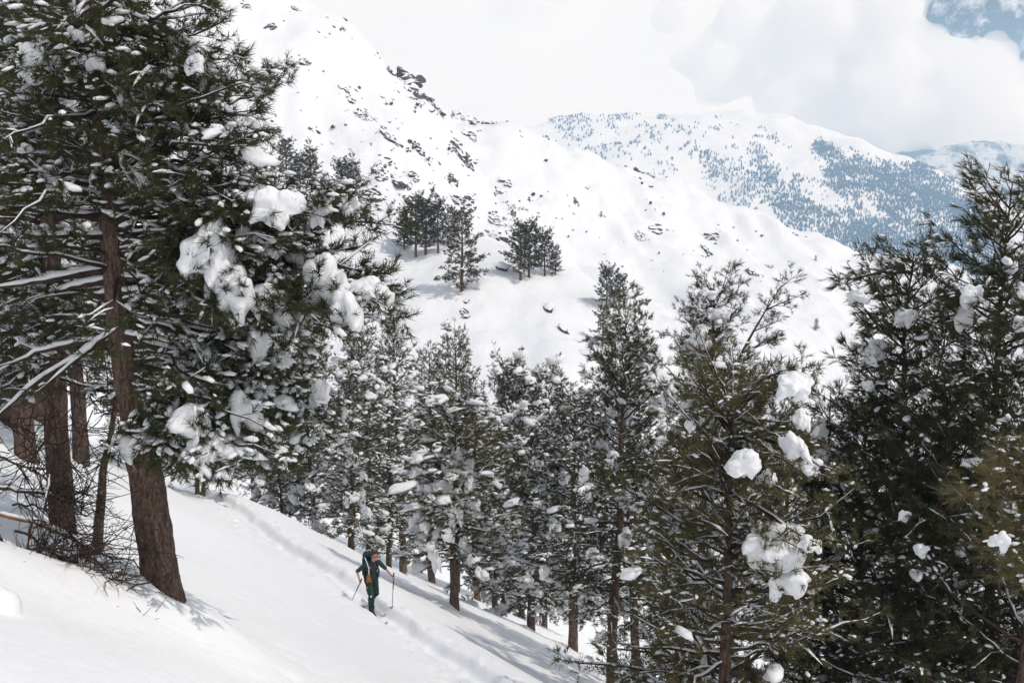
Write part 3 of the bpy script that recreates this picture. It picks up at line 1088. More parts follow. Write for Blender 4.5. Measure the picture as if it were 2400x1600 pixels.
for (tx_, ty_, sy_) in R_T:
    tgt = P(tx_, ty_, 13.1 + rng.uniform(-1.5, 1.6))
    reach = abs(tx_ - 260)
    limbs.append((limb_to(hero_at(sy_), tgt, 0.08, rng, 12), 0.014 + 0.00004 * reach, 0.30 if ty_ < 450 else 0.40, NEAR))
# bare snow-lined boughs reaching to the left edge
for (tx_, ty_, sy_, sg) in [(-30, 545, 556, 0.06), (-90, 690, 632, 0.05), (60, 705, 655, 0.08), (170, 690, 690, -0.1),
                            (-40, 1010, 790, 0.08), (110, 900, 760, 0.05), (-20, 880, 800, 0.10),
                            (440, 690, 690, 0.02), (430, 665, 660, 0.03), (540, 900, 815, 0.22), (400, 805, 790, 0.03), (20, 430, 470, 0.06), (-40, 480, 520, 0.05)]:
    tgt = P(tx_, ty_, 13.1 + rng.uniform(-0.9, 0.9))
    limbs.append((limb_to(hero_at(sy_), tgt, sg, rng, 14, 0.018), 0.046, 0.66, dict(NEAR, snow=0.15, gap=0.36, strip=0.9, K=20)))
# boughs towards and away from the camera, and the part of the crown above the frame
for k in range(46):
    py = rng.uniform(-480, 900)
    st = hero_at(py)
    a = rng.uniform(0, 2 * np.pi)
    L = (1.0 + 1.6 * (py + 600) / 1500) * rng.uniform(0.7, 1.1)
    tgt = st + np.array([L * math.cos(a) * 0.8, L * math.sin(a), rng.uniform(-0.35, 0.25) * L])
    limbs.append((limb_to(st, tgt, 0.08, rng, 10), 0.028, 0.35, NEAR))
for path, r_, bare, pp in limbs:
    g = foliage((path - hb)[None], np.array([r_]), rng, dict(pp, bare=bare, strip=max(0.22, pp['strip'])))
    b = link('branch', mesh('branch', *g['wood'], M_TWIG), parent=hero)
    o = link('needles', mesh('needles', *g['needles'], M_NEARN, False), parent=b)
    o['kind'] = 'stuff'
    if len(g['snow'][0]):
        o = link('snow', mesh('snow', *g['snow'], M_TSNOW), parent=b)
        o['kind'] = 'stuff'

# ------------------------------------------------------------------ the other pines
KIND = {
    'a': tree_meshes('pine_a', 11, 9.5, 2.6, 0.20, 88, dict(MID, snow=0.40, ssize=0.92), M_NEEDLE, droop=0.42, profile=0.46),
    'b': tree_meshes('pine_b', 12, 11.0, 2.5, 0.10, 100, dict(MID, snow=0.42, ssize=0.9), M_NEEDLE, droop=0.45, profile=0.55),
    'c': tree_meshes('pine_c', 13, 13.5, 2.7, 0.16, 100, dict(MID, snow=0.26, ssize=0.8), M_NEEDLE, droop=0.30, profile=0.55),
    'd': tree_meshes('pine_d', 14, 13.0, 2.0, 0.18, 92, dict(MID, snow=0.22, ssize=0.75), M_OLIVE, droop=0.22, profile=0.6),
    'e': tree_meshes('pine_e', 15, 14.0, 2.9, 0.20, 96, dict(DARKP, snow=0.24, ssize=0.8, strip=0.3), M_DARKN, droop=0.38, profile=0.55),
}
trng = np.random.default_rng(3)
for m, (b, h) in zip(MIDS, MID_SPOTS):
    k = KIND[m[3]]
    sc = h / k['H']
    wide = np.clip(1 / sc, 0.75, 1.25) ** 0.5 * (1.28 if m[2] == 35.0 else trng.uniform(0.85, 1.15))
    t = plant(k, tuple(b), (sc * wide, sc * wide, sc), trng.uniform(0, 6.28), m[4], 'pines on the slope below the skier', tilt=trng.normal(0, 0.03, 2))
    if b[1] < 56:
        n = 44 if m[2] == 35.0 else 20 if m[3] in 'ab' else 12
        for _ in range(n):
            tt = trng.uniform(0.22, 0.85)
            a = trng.uniform(-math.pi, 0.0) if trng.uniform() < 0.8 else trng.uniform(0, math.pi)
            rr = (1 - tt) ** 0.75 * 2.2 * trng.uniform(0.55, 1.0)
            w = trng.uniform(0.28, 0.66)
            o = link('snow_clump', CLUMPS[int(trng.integers(0, 9))], parent=t)
            o.location = (rr * math.cos(a - t.rotation_euler[2]), rr * math.sin(a - t.rotation_euler[2]), (0.06 + 0.94 * tt) * k['H'] * 0.97 - 0.35 * rr)
            o.scale = (w, w, w * trng.uniform(0.8, 1.5) / (sc / wide))
            o.rotation_euler = (0, 0, trng.uniform(0, 6.28))
LEFT_TREES = []
for (px, d, h, kd, lab), b in zip(LEFTS, LEFT_SPOTS):
    k = KIND[kd]
    sc = h / k['H']
    LEFT_TREES.append(plant(k, tuple(b), (sc, sc, sc), trng.uniform(0, 6.28), lab, 'pines in the left wood'))

# near pines on the right, each grown for its place: px, top py, distance, radius, boughs, foliage, needles, label, clumps, forks
RIGHTS = [
    (1645, 618, 25.0, 2.3, 62, dict(NEAR, nw=0.010, K=22, snow=0.26), M_DARKN, 'pine with two tops and a snow pillow on its left bough',
     [(1545, 890, 62, 50), (1568, 925, 40, 60), (1640, 800, 60, 40), (1620, 810, 40, 44), (1660, 690, 34, 34), (1690, 735, 46, 44)], [(8.4, (1.85, 0.1, 12.6), 0.08)], 0.13),
    (1705, 862, 17.0, 2.7, 92, OLIVE, M_OLIVE, 'olive-tinged pine carrying the largest snow pillows, right of the forked pine',
     [(1832, 1290, 178, 120), (1850, 1365, 100, 90), (1808, 1245, 60, 50), (1895, 1275, 60, 50), (1745, 1085, 100, 84), (1862, 1055, 60, 100), (1878, 985, 44, 60), (1856, 876, 66, 60), (1862, 908, 84, 76), (1800, 1120, 50, 50), (1895, 1090, 60, 50)], [], 0.13),
    (1838, 960, 25.0, 2.2, 52, DARKP, M_DARKN, 'dark pine behind the large snow pillows, its trunk at the bottom edge',
     [(1920, 1010, 50, 60), (1925, 1060, 40, 70)], [], 0.14),
    (2118, 520, 23.5, 2.9, 100, WIND, M_RIGHTN, 'wind-brushed dark pine with a snow pillow, left neighbour of the tallest right pine',
     [(2044, 826, 62, 62), (2012, 695, 50, 36), (2120, 745, 56, 50), (2035, 905, 30, 30)], [(9.5, (0.6, -0.2, 13.2), 0.06)], 0.13),
    (2325, 345, 21.5, 3.0, 106, WIND, M_RIGHTN, 'tallest dark pine with a feathery leader, near the right edge',
     [(2272, 695, 56, 60), (2258, 745, 44, 70), (2370, 625, 40, 40), (2390, 690, 40, 60), (2240, 890, 24, 30)], [], 0.15),
    (2490, 560, 20.0, 2.7, 46, WIND, M_DARKN, 'dark pine cut by the right edge', [(2395, 760, 40, 40)], [], 0.14),
    (2010, 930, 25.5, 3.0, 76, DARKP, M_DARKN, 'dense dark pine below the wind-brushed pine', [(2000, 1130, 60, 50), (1985, 1190, 40, 60), (2100, 1420, 40, 30), (2195, 1555, 40, 30)], [], 0.15),
    (2190, 870, 20.5, 2.9, 84, DARKP, M_DARKN, 'shadowed pine in the lower right corner, under the tallest pine', [(2160, 1290, 36, 36), (2120, 1210, 30, 30)], [], 0.16),
    (2390, 980, 18.5, 2.7, 50, DARKP, M_DARKN, 'shadowed pine behind the bright needle sprays at the right edge', [], [], 0.15),
    (1600, 1010, 29.0, 2.2, 52, DARKP, M_DARKN, 'dark pine with a thick trunk at the bottom, left of the olive pine', [(1440, 1085, 36, 60), (1370, 1110, 30, 50)], [], 0.19),
    (1940, 860, 27.0, 2.3, 44, WIND, M_DARKN, 'thin dark pine seen through the gap left of the wind-brushed pine', [], [], 0.12),
]
for i, (px, pt, d, R, nl, prm, mat, lab, cl, forks, r0) in enumerate(RIGHTS):
    b, H = spot(px, pt + 0.75 * F0 / d * (1.0 if prm is WIND else 0.6), d)
    ex, cw = [], []
    rg = np.random.default_rng(300 + i)
    for (cx, cy, w, h) in cl:
        pos = P(cx, cy, d - rg.uniform(0.9, 1.8))
        loc = pos - b
        for kk in range(3):
            ex.append((loc + rg.normal(0, 0.20, 3) + np.array([0, -0.08 if kk == 2 else 0.1, -0.10]), rg.uniform(-0.3, 0.6), 0.06))
        cw.append((pos, w / px_per_m(pos), h / px_per_m(pos)))
    k = tree_meshes('pine_r%d' % i, 200 + i, H, R, 0.12, nl, prm, mat, r0=r0, extra=ex, forks=forks, pitch=(-0.05, 0.7) if prm is WIND else (-0.05, 0.9),
                    droop=0.18 if prm is WIND else 0.28, profile=0.6)
    t = plant(k, tuple(b), 1.0, 0.0, lab, 'near pines on the right')
    for pos, w, h in cw:
        add_clump(t, b, pos, w, h)
# ------------------------------------------------------------------ pine at the right edge whose bright needle sprays reach into the frame
rg = np.random.default_rng(900)
sb = ground_at(2790, 8.6)
sp = link('pine_tree', None, loc=tuple(sb), label='nearest pine, long bright needle sprays reaching in from the right edge', cat='pine tree')
pts = np.array([(0, 0, -0.6), (0, 0, 0), (0.05, 0, 3.0), (0.1, 0.05, 6.0), (0.1, 0.1, 9.0), (0.1, 0.1, 10.6)])
link('trunk', mesh('trunk', *trunk_geo(pts, np.array([0.22, 0.2, 0.16, 0.11, 0.05, 0.01]), 16, 50, 0.06, 8), M_BARK), parent=sp)
SPRAY = dict(NEAR, bigp=0.0, gap=0.20, tgap=0.11, shoot=0.16, nl=0.15, nw=0.0065, K=24, snow=0.18, ssize=0.30, strip=0.12, sec=0.22, smin=0.14, spread=(0.15, 0.8))
M_BRIGHT = needle_material('needles_bright', (0.055, 0.060, 0.022), (0.20, 0.155, 0.070), 0.35)
for (tx_, ty_, dd, z0) in [(2285, 1150, 7.4, 0.35), (2325, 1175, 7.2, 0.3), (2360, 1120, 7.6, 0.3), (2330, 1290, 7.0, 0.3), (2375, 1330, 6.9, 0.2), (2400, 1230, 7.3, 0.3), (2410, 1370, 7.1, 0.2), (2440, 1180, 7.6, 0.4), (2390, 1160, 7.4, 0.3)]:
    tgt = P(tx_, ty_, dd) - sb
    st = np.array([0.08, 0.04, tgt[2] + z0])
    g = foliage(limb_to(st, tgt, -0.06, rg, 12)[None], np.array([0.022]), rg, dict(SPRAY, bare=0.62))
    b = link('branch', mesh('branch', *g['wood'], M_TWIG), parent=sp)
    link('needles', mesh('needles', *g['needles'], M_BRIGHT, False), parent=b)['kind'] = 'stuff'
    link('snow', mesh('snow', *g['snow'], M_TSNOW), parent=b)['kind'] = 'stuff'
for k in range(26):
    z = rg.uniform(2.5, 10.3)
    a = rg.uniform(-1.2, 1.2)                              # the side away from the picture keeps plain boughs
    Lb = 1.9 * (1 - z / 11.5) + 0.3
    g = foliage(limb_to((0.08, 0.05, z), (Lb * math.cos(a), Lb * math.sin(a), z - 0.1), 0.05, rg, 9)[None], np.array([0.02]), rg, dict(DARKP, bare=0.25))
    b = link('branch', mesh('branch', *g['wood'], M_TWIG), parent=sp)
    link('needles', mesh('needles', *g['needles'], M_DARKN, False), parent=b)['kind'] = 'stuff'
add_clump(sp, sb, P(2345, 1268, 6.9), 0.13, 0.16)

# ------------------------------------------------------------------ pines on the hillside and the mountain
at_spur, at_mount = Lookup(spur_B), Lookup(mount_B)
FK = [tree_meshes('hill_pine_a', 41, 14, 4.3, 0.17, 46, FARP, M_NEEDLE, r0=0.32, droop=0.15, profile=0.5),
      tree_meshes('hill_pine_b', 42, 14, 4.5, 0.21, 44, FARP, M_DARKN, r0=0.30, droop=0.10, profile=0.42),
      tree_meshes('hill_pine_c', 43, 14, 4.0, 0.12, 48, FARP, M_NEEDLE, r0=0.30, droop=0.25, profile=0.6)]
HILL = [(531, 398, 78, 1, 'leftmost pine with a bare trunk on the hillside skyline'), (568, 402, 66, 1, 'pine on the skyline, second from the left, beside a dark stone'),
        (618, 412, 58, 2, 'low bushy pine on the skyline left of the tallest skyline pine'), (673, 440, 104, 0, 'tallest pine on the hillside skyline'),
        (703, 448, 74, 1, 'thin pine squeezed between the two tallest skyline pines'), (733, 452, 96, 0, 'tall pine right of the tallest skyline pine'),
        (764, 462, 60, 2, 'short bushy pine in the middle of the skyline row'), (806, 470, 92, 1, 'left pine of the pair at the right end of the skyline row'),
        (832, 478, 96, 0, 'right pine of the pair at the right end of the skyline row'), (643, 425, 48, 2, 'small dark pine left of the tallest skyline pine'),
        (975, 602, 126, 1, 'front left pine of the upper hillside cluster'), (996, 597, 118, 0, 'middle pine of the upper hillside cluster'),
        (1028, 593, 108, 1, 'right rear pine of the upper hillside cluster'), (948, 585, 84, 2, 'small pine at the left of the upper hillside cluster'),
        (1058, 570, 78, 2, 'small pine at the right of the upper hillside cluster'),
        (1082, 682, 172, 2, 'large lone pine in front of the upper hillside cluster'),
        (1221, 657, 122, 0, 'left front pine of the lower hillside cluster'), (1240, 650, 116, 1, 'second pine of the lower hillside cluster'),
        (1278, 646, 96, 1, 'third pine of the lower hillside cluster, by the thin sapling'), (1303, 645, 66, 2, 'thin small pine at the right end of the lower hillside cluster'),
        (1422, 724, 92, 1, 'round-topped pine high above the tall straight pine'), (1452, 724, 74, 1, 'smaller pine leaning out right of the round-topped pine'),
        (1412, 812, 92, 2, 'bushy pine just below the round-topped pine')]
hr = np.random.default_rng(21)
for (px, py, hp, kd, lab) in HILL:
    b = at_spur(px, py)
    H = hp / px_per_m(b) * 1.05
    s = H / 14.0
    plant(FK[kd], (b[0], b[1], b[2] - 0.3), (s * 1.12, s * 1.12, s), hr.uniform(0, 6.28), lab, 'pines on the opposite hillside')
for (px, py, hp, lab) in [(1912, 616, 15, 'tiny lone pine high on the open right slope'), (1914, 772, 26, 'small lone pine low on the open right slope'),
                          (1410, 508, 14, 'tiny lone pine in the middle of the rocky mountain face')]:
    b = at_mount(px, py)
    s = hp / px_per_m(b) / 14.0
    plant(FK[2], (b[0], b[1], b[2] - 0.2), s, hr.uniform(0, 6.28), lab, 'lone pines on the mountain')

# ------------------------------------------------------------------ rocks
def chunk(rng, tm, jag=0.5):
    V, F = tm
    o = rng.uniform(-40, 40, 3)
    k = 1 + jag * vnoise(V * 1.3 + o, 1) + 0.30 * vnoise(V * 3.1 + o, 2)
    W = V * k[:, None]
    n = nrm(rng.normal(0, 1, (5, 3)))
    for q in n:                                            # broken flat faces
        d = W @ q
        W = W - np.maximum(d - 0.62, 0)[:, None] * q * 0.9
    return W, F


def outcrop(seed, n, mat):
    rng = np.random.default_rng(seed)
    parts, spots = [], []
    for k in range(n):
        s = rng.uniform(0.07, 0.18) * (1.0 if k else 1.2)
        if k == 0:
            x = y = 0.0
        else:                                              # each block leans on an earlier one
            ox, oy, os_ = spots[rng.integers(0, len(spots))]
            a = rng.uniform(0, 6.28)
            x, y = ox + math.cos(a) * (os_ + s) * 0.62, oy + math.sin(a) * (os_ + s) * 0.62
        spots.append((x, y, s))
        V, F = chunk(rng, ICO2)
        V = V * np.array([s * rng.uniform(0.7, 1.5), s * rng.uniform(0.7, 1.4), s * rng.uniform(0.6, 1.2)])
        a = rng.uniform(0, 6.28)
        V = V @ np.array([[math.cos(a), -math.sin(a), 0], [math.sin(a), math.cos(a), 0], [0, 0, 1]])
        parts.append((V + np.array([x, y, s * 0.15]), F))
    V, F = join(parts)
    V = (V - V.mean(0) * np.array([1, 1, 0])) / np.array([np.ptp(V[:, 0]), np.ptp(V[:, 1]), 0.8])
    return mesh('rock_outcrop', V, F, mat, False)


OUT = [outcrop(500 + k, n, M_ROCK) for k, n in enumerate([22, 26, 18, 30, 16, 24])]
OUTR = [outcrop(520, 20, M_REDROCK)]
SMALL = [mesh('rock', *chunk(np.random.default_rng(540 + k), ICO2), M_ROCK, False) for k in range(5)]


def lay(o, look, px, py, w, h, sink=0.0, zs=None):
    """Seat object o on a sheet at a pixel, w by h photograph pixels, turned to the slope."""
    c = look(px, py)
    t1 = look(px + 7, py) - look(px - 7, py)
    t2 = look(px, py - 7) - look(px, py + 7)
    t1[1] = np.clip(t1[1], -3 * abs(t1[0]), 3 * abs(t1[0]))
    x = nrm(t1)
    z = nrm(np.cross(t1, t2))
    if z[2] < 0.2:
        z = nrm(np.array([0.2, -0.6, 0.75]))
    y = nrm(np.cross(z, x))
    x = np.cross(y, z)
    ppm = px_per_m(c)
    wx = w / ppm
    fore = max(0.45, abs(y[2] * 0.98 + y[1] * 0.12))
    wy = min(h / ppm / fore, 3.0 * max(wx, h / ppm))
    wz = zs if zs else 0.34 * (wx + wy)
    from mathutils import Matrix
    M = Matrix(((x[0] * wx, y[0] * wy, z[0] * wz, c[0] + z[0] * sink), (x[1] * wx, y[1] * wy, z[1] * wz, c[1] + z[1] * sink), (x[2] * wx, y[2] * wy, z[2] * wz, c[2] + z[2] * sink), (0, 0, 0, 1)))
    o.matrix_world = M
    return o


ROCKS = [(985, 170, 78, 64, 'large dark crag on the upper ridge line of the rocky mountain'), (931, 150, 30, 26, 'small crag left of the large ridge crag'),
         (992, 224, 34, 50, 'steep dark rock below the large ridge crag'), (960, 233, 18, 16, 'single dark rock left of the steep rock below the ridge crag'),
         (1035, 245, 40, 40, 'broken rocks right of the steep rock below the ridge crag'), (1112, 235, 48, 44, 'rocks capping the second knob of the ridge'),
         (1142, 256, 24, 22, 'small rocks on the right shoulder of the second ridge knob'), (820, 235, 26, 24, 'dark rock high on the left face'), (806, 207, 20, 22, 'topmost small rock on the left face'),
         (851, 272, 52, 36, 'slanting band of rocks on the left face'), (898, 299, 20, 16, 'small rock just above the blocky boulder'), (917, 328, 40, 48, 'blocky boulder alone on the left face'),
         (980, 350, 32, 38, 'rock patch right of the blocky boulder'), (1079, 283, 52, 56, 'upper crag of the long central rock rib'), (1104, 318, 40, 44, 'slanting tail of the upper central crag'),
         (1080, 367, 46, 76, 'tall middle crag of the central rock rib'), (1060, 420, 44, 38, 'lowest crag of the central rock rib'), (882, 391, 38, 32, 'rock right of the skyline pines'),
         (893, 412, 34, 34, 'lower rock right of the skyline pines'), (936, 424, 56, 44, 'wide broken rock band above the hillside'), (972, 412, 44, 32, 'right end of the wide broken rock band'),
         (878, 461, 54, 40, 'reddish rock at the right foot of the skyline pines'), (1021, 456, 38, 30, 'dark rock above the upper pine cluster'), (1064, 470, 34, 26, 'rock behind the upper pine cluster'),
         (1094, 485, 54, 46, 'broad rock right of the upper pine cluster'), (1171, 446, 28, 28, 'scattered rock patch right of the central rib'), (1186, 426, 34, 28, 'thin rock streaks above the patch right of the rib'),
         (1160, 518, 48, 38, 'rock patch between the two pine clusters'), (1199, 490, 14, 32, 'narrow upright rock above the lower pine cluster'), (1164, 555, 56, 42, 'dark rock behind the lower pine cluster'),
         (1518, 396, 24, 30, 'upper rock just under the right ridge'), (1522, 416, 28, 18, 'lower rock just under the right ridge'), (1530, 532, 70, 34, 'long dark crag on the open right face'),
         (1500, 555, 34, 30, 'rocks at the lower left of the long right crag'), (1349, 470, 16, 26, 'small rock stack in the middle gully'), (1655, 588, 20, 28, 'upright rock right of the long right crag'),
         (1668, 556, 36, 16, 'rock streak above the upright right rock'), (1768, 640, 48, 24, 'slanting rock streak on the lower right face'), (1804, 624, 22, 12, 'small rock above the slanting streak'),
         (1822, 735, 30, 26, 'scattered rocks low on the right face'), (636, 62, 36, 18, 'dark rock high behind the top of the big left pine'), (694, 22, 26, 20, 'topmost rock at the upper edge'),
         (576, 16, 24, 14, 'rock at the upper edge beside the big left pine'), (714, 147, 32, 24, 'rock right of the highest bough of the big left pine'), (639, 263, 24, 18, 'small rock under the highest bough of the big left pine'),
         (789, 376, 26, 24, 'rock just above the skyline pines'), (803, 68, 24, 12, 'tiny rock row on the upper left ridge')]
for i, (px, py, w, h, lab) in enumerate(ROCKS):
    red = 'reddish' in lab
    o = link('rock_outcrop', OUTR[0] if red else OUT[i % len(OUT)], label=lab, cat='rock', group='rock outcrops on the mountain')
    lay(o, at_mount, px, py, w, h)
for (px, py, w, h, lab) in [(1091, 738, 17, 17, 'brown boulder alone in the snow bowl'), (1285, 723, 32, 20, 'snow-capped boulder in the right of the snow bowl'), (1319, 772, 24, 20, 'rounded snow-capped rock at the bowl edge'),
                            (1366, 828, 18, 20, 'dark rock above the bushy pine at the bowl edge'), (829, 566, 14, 8, 'small brown stone left of the upper pine cluster'), (1094, 704, 18, 14, 'rock below the large lone pine'),
                            (1508, 704, 18, 18, 'reddish rock right of the round-topped pine'), (1172, 628, 34, 22, 'rock row left of the lower pine cluster'), (1025, 655, 22, 16, 'stones in the shadow of the large lone pine'),
                            (908, 608, 16, 10, 'small stone below the upper pine cluster'), (895, 630, 14, 12, 'stone low on the left of the hillside'), (1352, 800, 16, 10, 'small stone left of the bushy pine')]:
    o = link('boulder', OUTR[0] if ('brown' in lab or 'reddish' in lab) else SMALL[len(lab) % 5], label=lab, cat='rock', group='boulders on the hillside')
    k = 1.5 if o.data is OUTR[0] else 0.5
    lay(o, at_spur, px, py, w * k, h * k)
rk = np.random.default_rng(60)
wts = np.array([r[2] * r[3] for r in ROCKS], float) ** 0.6
wts /= wts.sum()
for k in range(220):
    r = ROCKS[rk.choice(len(ROCKS), p=wts)]
    px, py = r[0] + rk.normal(0, 26 + r[2] * 0.5), r[1] + rk.normal(0, 20 + r[3] * 0.5)
    s = rk.uniform(1.3, 3.6) * (1.5 if rk.uniform() < 0.15 else 1)
    o = link('rock', SMALL[k % 5], label='small dark rock poking through the snow of the rocky mountain face', cat='rock', group='small rocks on the mountain')
    lay(o, at_mount, px, py, s * rk.uniform(0.8, 1.6), s)
# stones too small and many to tell apart
ico0 = icosphere(1)
idx = rk.integers(0, mount_B.shape[0] * mount_B.shape[1], 90000)
q = mount_B.reshape(-1, 3)[idx]
pp = proj(q)
band = vnoise(np.stack([pp[:, 0] / 90, pp[:, 1] / 60, 0 * pp[:, 0]], -1), 5) + 0.6 * vnoise(np.stack([pp[:, 0] / 25, pp[:, 1] / 22, 0 * pp[:, 0]], -1), 6)
core = np.exp(-(((pp[:, 0] - 1060) / 230) ** 2 + ((pp[:, 1] - 390) / 170) ** 2)) + 0.10
ok = (rk.uniform(0, 1, len(q)) < np.clip(band - 0.15, 0, 1) * core * 0.7) & (pp[:, 0] > 380) & (pp[:, 0] < 2100) & (pp[:, 1] > 0)
q = q[ok][:2600]
q = q + rk.normal(0, 0.7, q.shape) * np.array([1, 1, 0])
sz = rk.uniform(0.22, 0.85, (len(q), 1)) * rk.uniform(0.7, 1.4, (len(q), 3))
link('stone_scatter', mesh('stone_scatter', *blobs(q + np.array([0, 0, 0.05]), sz, rk.normal(0, 1, q.shape), rk, ico0, 0.8), M_ROCK, False), kind='stuff',
     label='specks of dark stone scattered over the rocky mountain snow', cat='stones')

# ------------------------------------------------------------------ forest on the far mountain
def inside(poly, x, y):
    r = np.zeros(x.shape, bool)
    n = len(poly)
    for i in range(n):
        x1, y1 = poly[i]
        x2, y2 = poly[(i + 1) % n]
        c = ((y1 > y) != (y2 > y)) & (x < (x2 - x1) * (y - y1) / (y2 - y1 + 1e-9) + x1)
        r ^= c
    return r


fr = np.random.default_rng(70)
nv_, nu_ = far_B.shape[:2]
ii = fr.uniform(0.2, 0.78, 160000) * (nv_ - 2)
jj = fr.uniform(0.1, 0.95, 160000) * (nu_ - 2)
a, b = ii.astype(int), jj.astype(int)
fa, fb = (ii - a)[:, None], (jj - b)[:, None]
q = (far_B[a, b] * (1 - fa) * (1 - fb) + far_B[a + 1, b] * fa * (1 - fb) + far_B[a, b + 1] * (1 - fa) * fb + far_B[a + 1, b + 1] * fa * fb)
pp = proj(q)
x, y = pp[:, 0], pp[:, 1]
nz = vnoise(np.stack([x / 60, y / 40, 0 * x], -1), 8) * 0.7 + vnoise(np.stack([x / 17, y / 12, 0 * x], -1), 9) * 0.5
dens = np.zeros(len(x))
jx, jy = x + 34 * nz, y + 26 * nz + 8 * vnoise(np.stack([x / 9, y / 9, 0 * x], -1), 10)
jx = jx + fr.normal(0, 7, len(x))
jy = jy + fr.normal(0, 5, len(x))
dense = [[(1905, 318), (1960, 345), (2050, 378), (2150, 380), (2230, 435), (2330, 545), (2400, 660), (2000, 640), (1950, 520), (1930, 430)],
         [(1765, 345), (1840, 398), (1905, 430), (1950, 470), (2000, 560), (2010, 640), (1850, 600), (1815, 500), (1750, 440)],
         [(1620, 360), (1700, 372), (1740, 420), (1760, 500), (1700, 480), (1640, 420)]]
clear = [[(1830, 425), (1925, 400), (1935, 372), (1880, 345), (1815, 340), (1800, 380)], [(1870, 430), (1960, 440), (2010, 490), (1960, 500), (1880, 460)], [(2000, 445), (2040, 460), (2090, 520), (2050, 520), (2010, 490)]]
for k, (poly, dn) in enumerate(zip(dense, (1.0, 0.8, 0.5))):
    dens = np.maximum(dens, inside(poly, jx, jy) * dn * np.clip(0.75 + 0.5 * nz, 0.1, 1))
sc_ = inside([(1270, 262), (1500, 250), (1700, 262), (1860, 330), (1800, 540), (1600, 470), (1450, 400), (1280, 330)], x, y)
dens = np.maximum(dens, sc_ * np.clip(nz * 0.5 - 0.02, 0, 0.22))
dens = np.maximum(dens, inside([(1305, 275), (1375, 268), (1385, 325), (1300, 330)], jx, jy) * 0.16)
dens = np.maximum(dens, inside([(2060, 360), (2250, 420), (2400, 560), (2400, 690), (2200, 480)], x, y) * np.clip(nz * 0.5, 0, 0.35))
for poly in clear:
    dens = np.where(inside(poly, jx, jy), dens * 0.03, dens)
ok = fr.uniform(0, 1, len(x)) < dens * 0.62
q, pp, dn = q[ok], pp[ok], dens[ok]


def far_tree(rng):
    V, F = [], []
    for (z0, z1, r) in ((0.08, 0.66, 0.27), (0.42, 1.0, 0.19)):
        n = 5
        a = np.arange(n) * 2 * np.pi / n + rng.uniform(0, 1)
        rr = r * rng.uniform(0.7, 1.25, n)
        o = len(V)
        V += [(rr[i] * math.cos(a[i]), rr[i] * math.sin(a[i]), z0 + rng.uniform(-0.05, 0.05)) for i in range(n)] + [(rng.uniform(-0.03, 0.03), 0, z1)]
        F += [(o + i, o + (i + 1) % n, o + n) for i in range(n)]
    return np.array(V), np.array(F)


FT = [far_tree(fr) for _ in range(4)]
FTM = [mesh('far_pine', V, F, M_FARN, False) for V, F in FT]
sing = np.argsort(dn + fr.uniform(0, 0.05, len(dn)))[:260]
mass = np.setdiff1d(np.arange(len(q)), sing)
for i in sing:
    o = link('far_pine', FTM[i % 4], loc=tuple(q[i] - np.array([0, 0, 0.5])), label='tiny pine standing apart on the snow of the far mountain', cat='pine tree', group='scattered pines on the far mountain')
    h = fr.uniform(7, 13)
    o.scale = (h, h, h)
    o.rotation_euler = (0, 0, fr.uniform(0, 6.28))
Vs, Fs, o_ = [], [], 0
for k in range(4):
    sel = mass[mass % 4 == k]
    V, F = FT[k]
    h = fr.uniform(6, 12.5, len(sel))[:, None, None]
    W = V[None] * h * np.array([1.15, 1.15, 1]) + q[sel][:, None]
    Vs.append(W.reshape(-1, 3))
    Fs.append((F[None] + (np.arange(len(sel)) * len(V))[:, None, None]).reshape(-1, 3) + o_)
    o_ += W.shape[0] * W.shape[1]
link('far_forest', mesh('far_forest', np.concatenate(Vs), np.concatenate(Fs), M_FARN, False), kind='stuff', label='blue-grey pine forest covering the flank of the far mountain', cat='forest')

# ------------------------------------------------------------------ dead wood on the left
dr = np.random.default_rng(80)


def curve_px(ptsx, n=16, jit=0.012):
    A = np.array([P(*p) for p in ptsx])
    g = np.linspace(0, len(A) - 1, n)
    B = np.stack([np.interp(g, np.arange(len(A)), A[:, k]) for k in range(3)], -1)
    for _ in range(2):
        B[1:-1] = (B[:-2] + 2 * B[1:-1] + B[2:]) / 4
    return B + dr.normal(0, jit, B.shape)


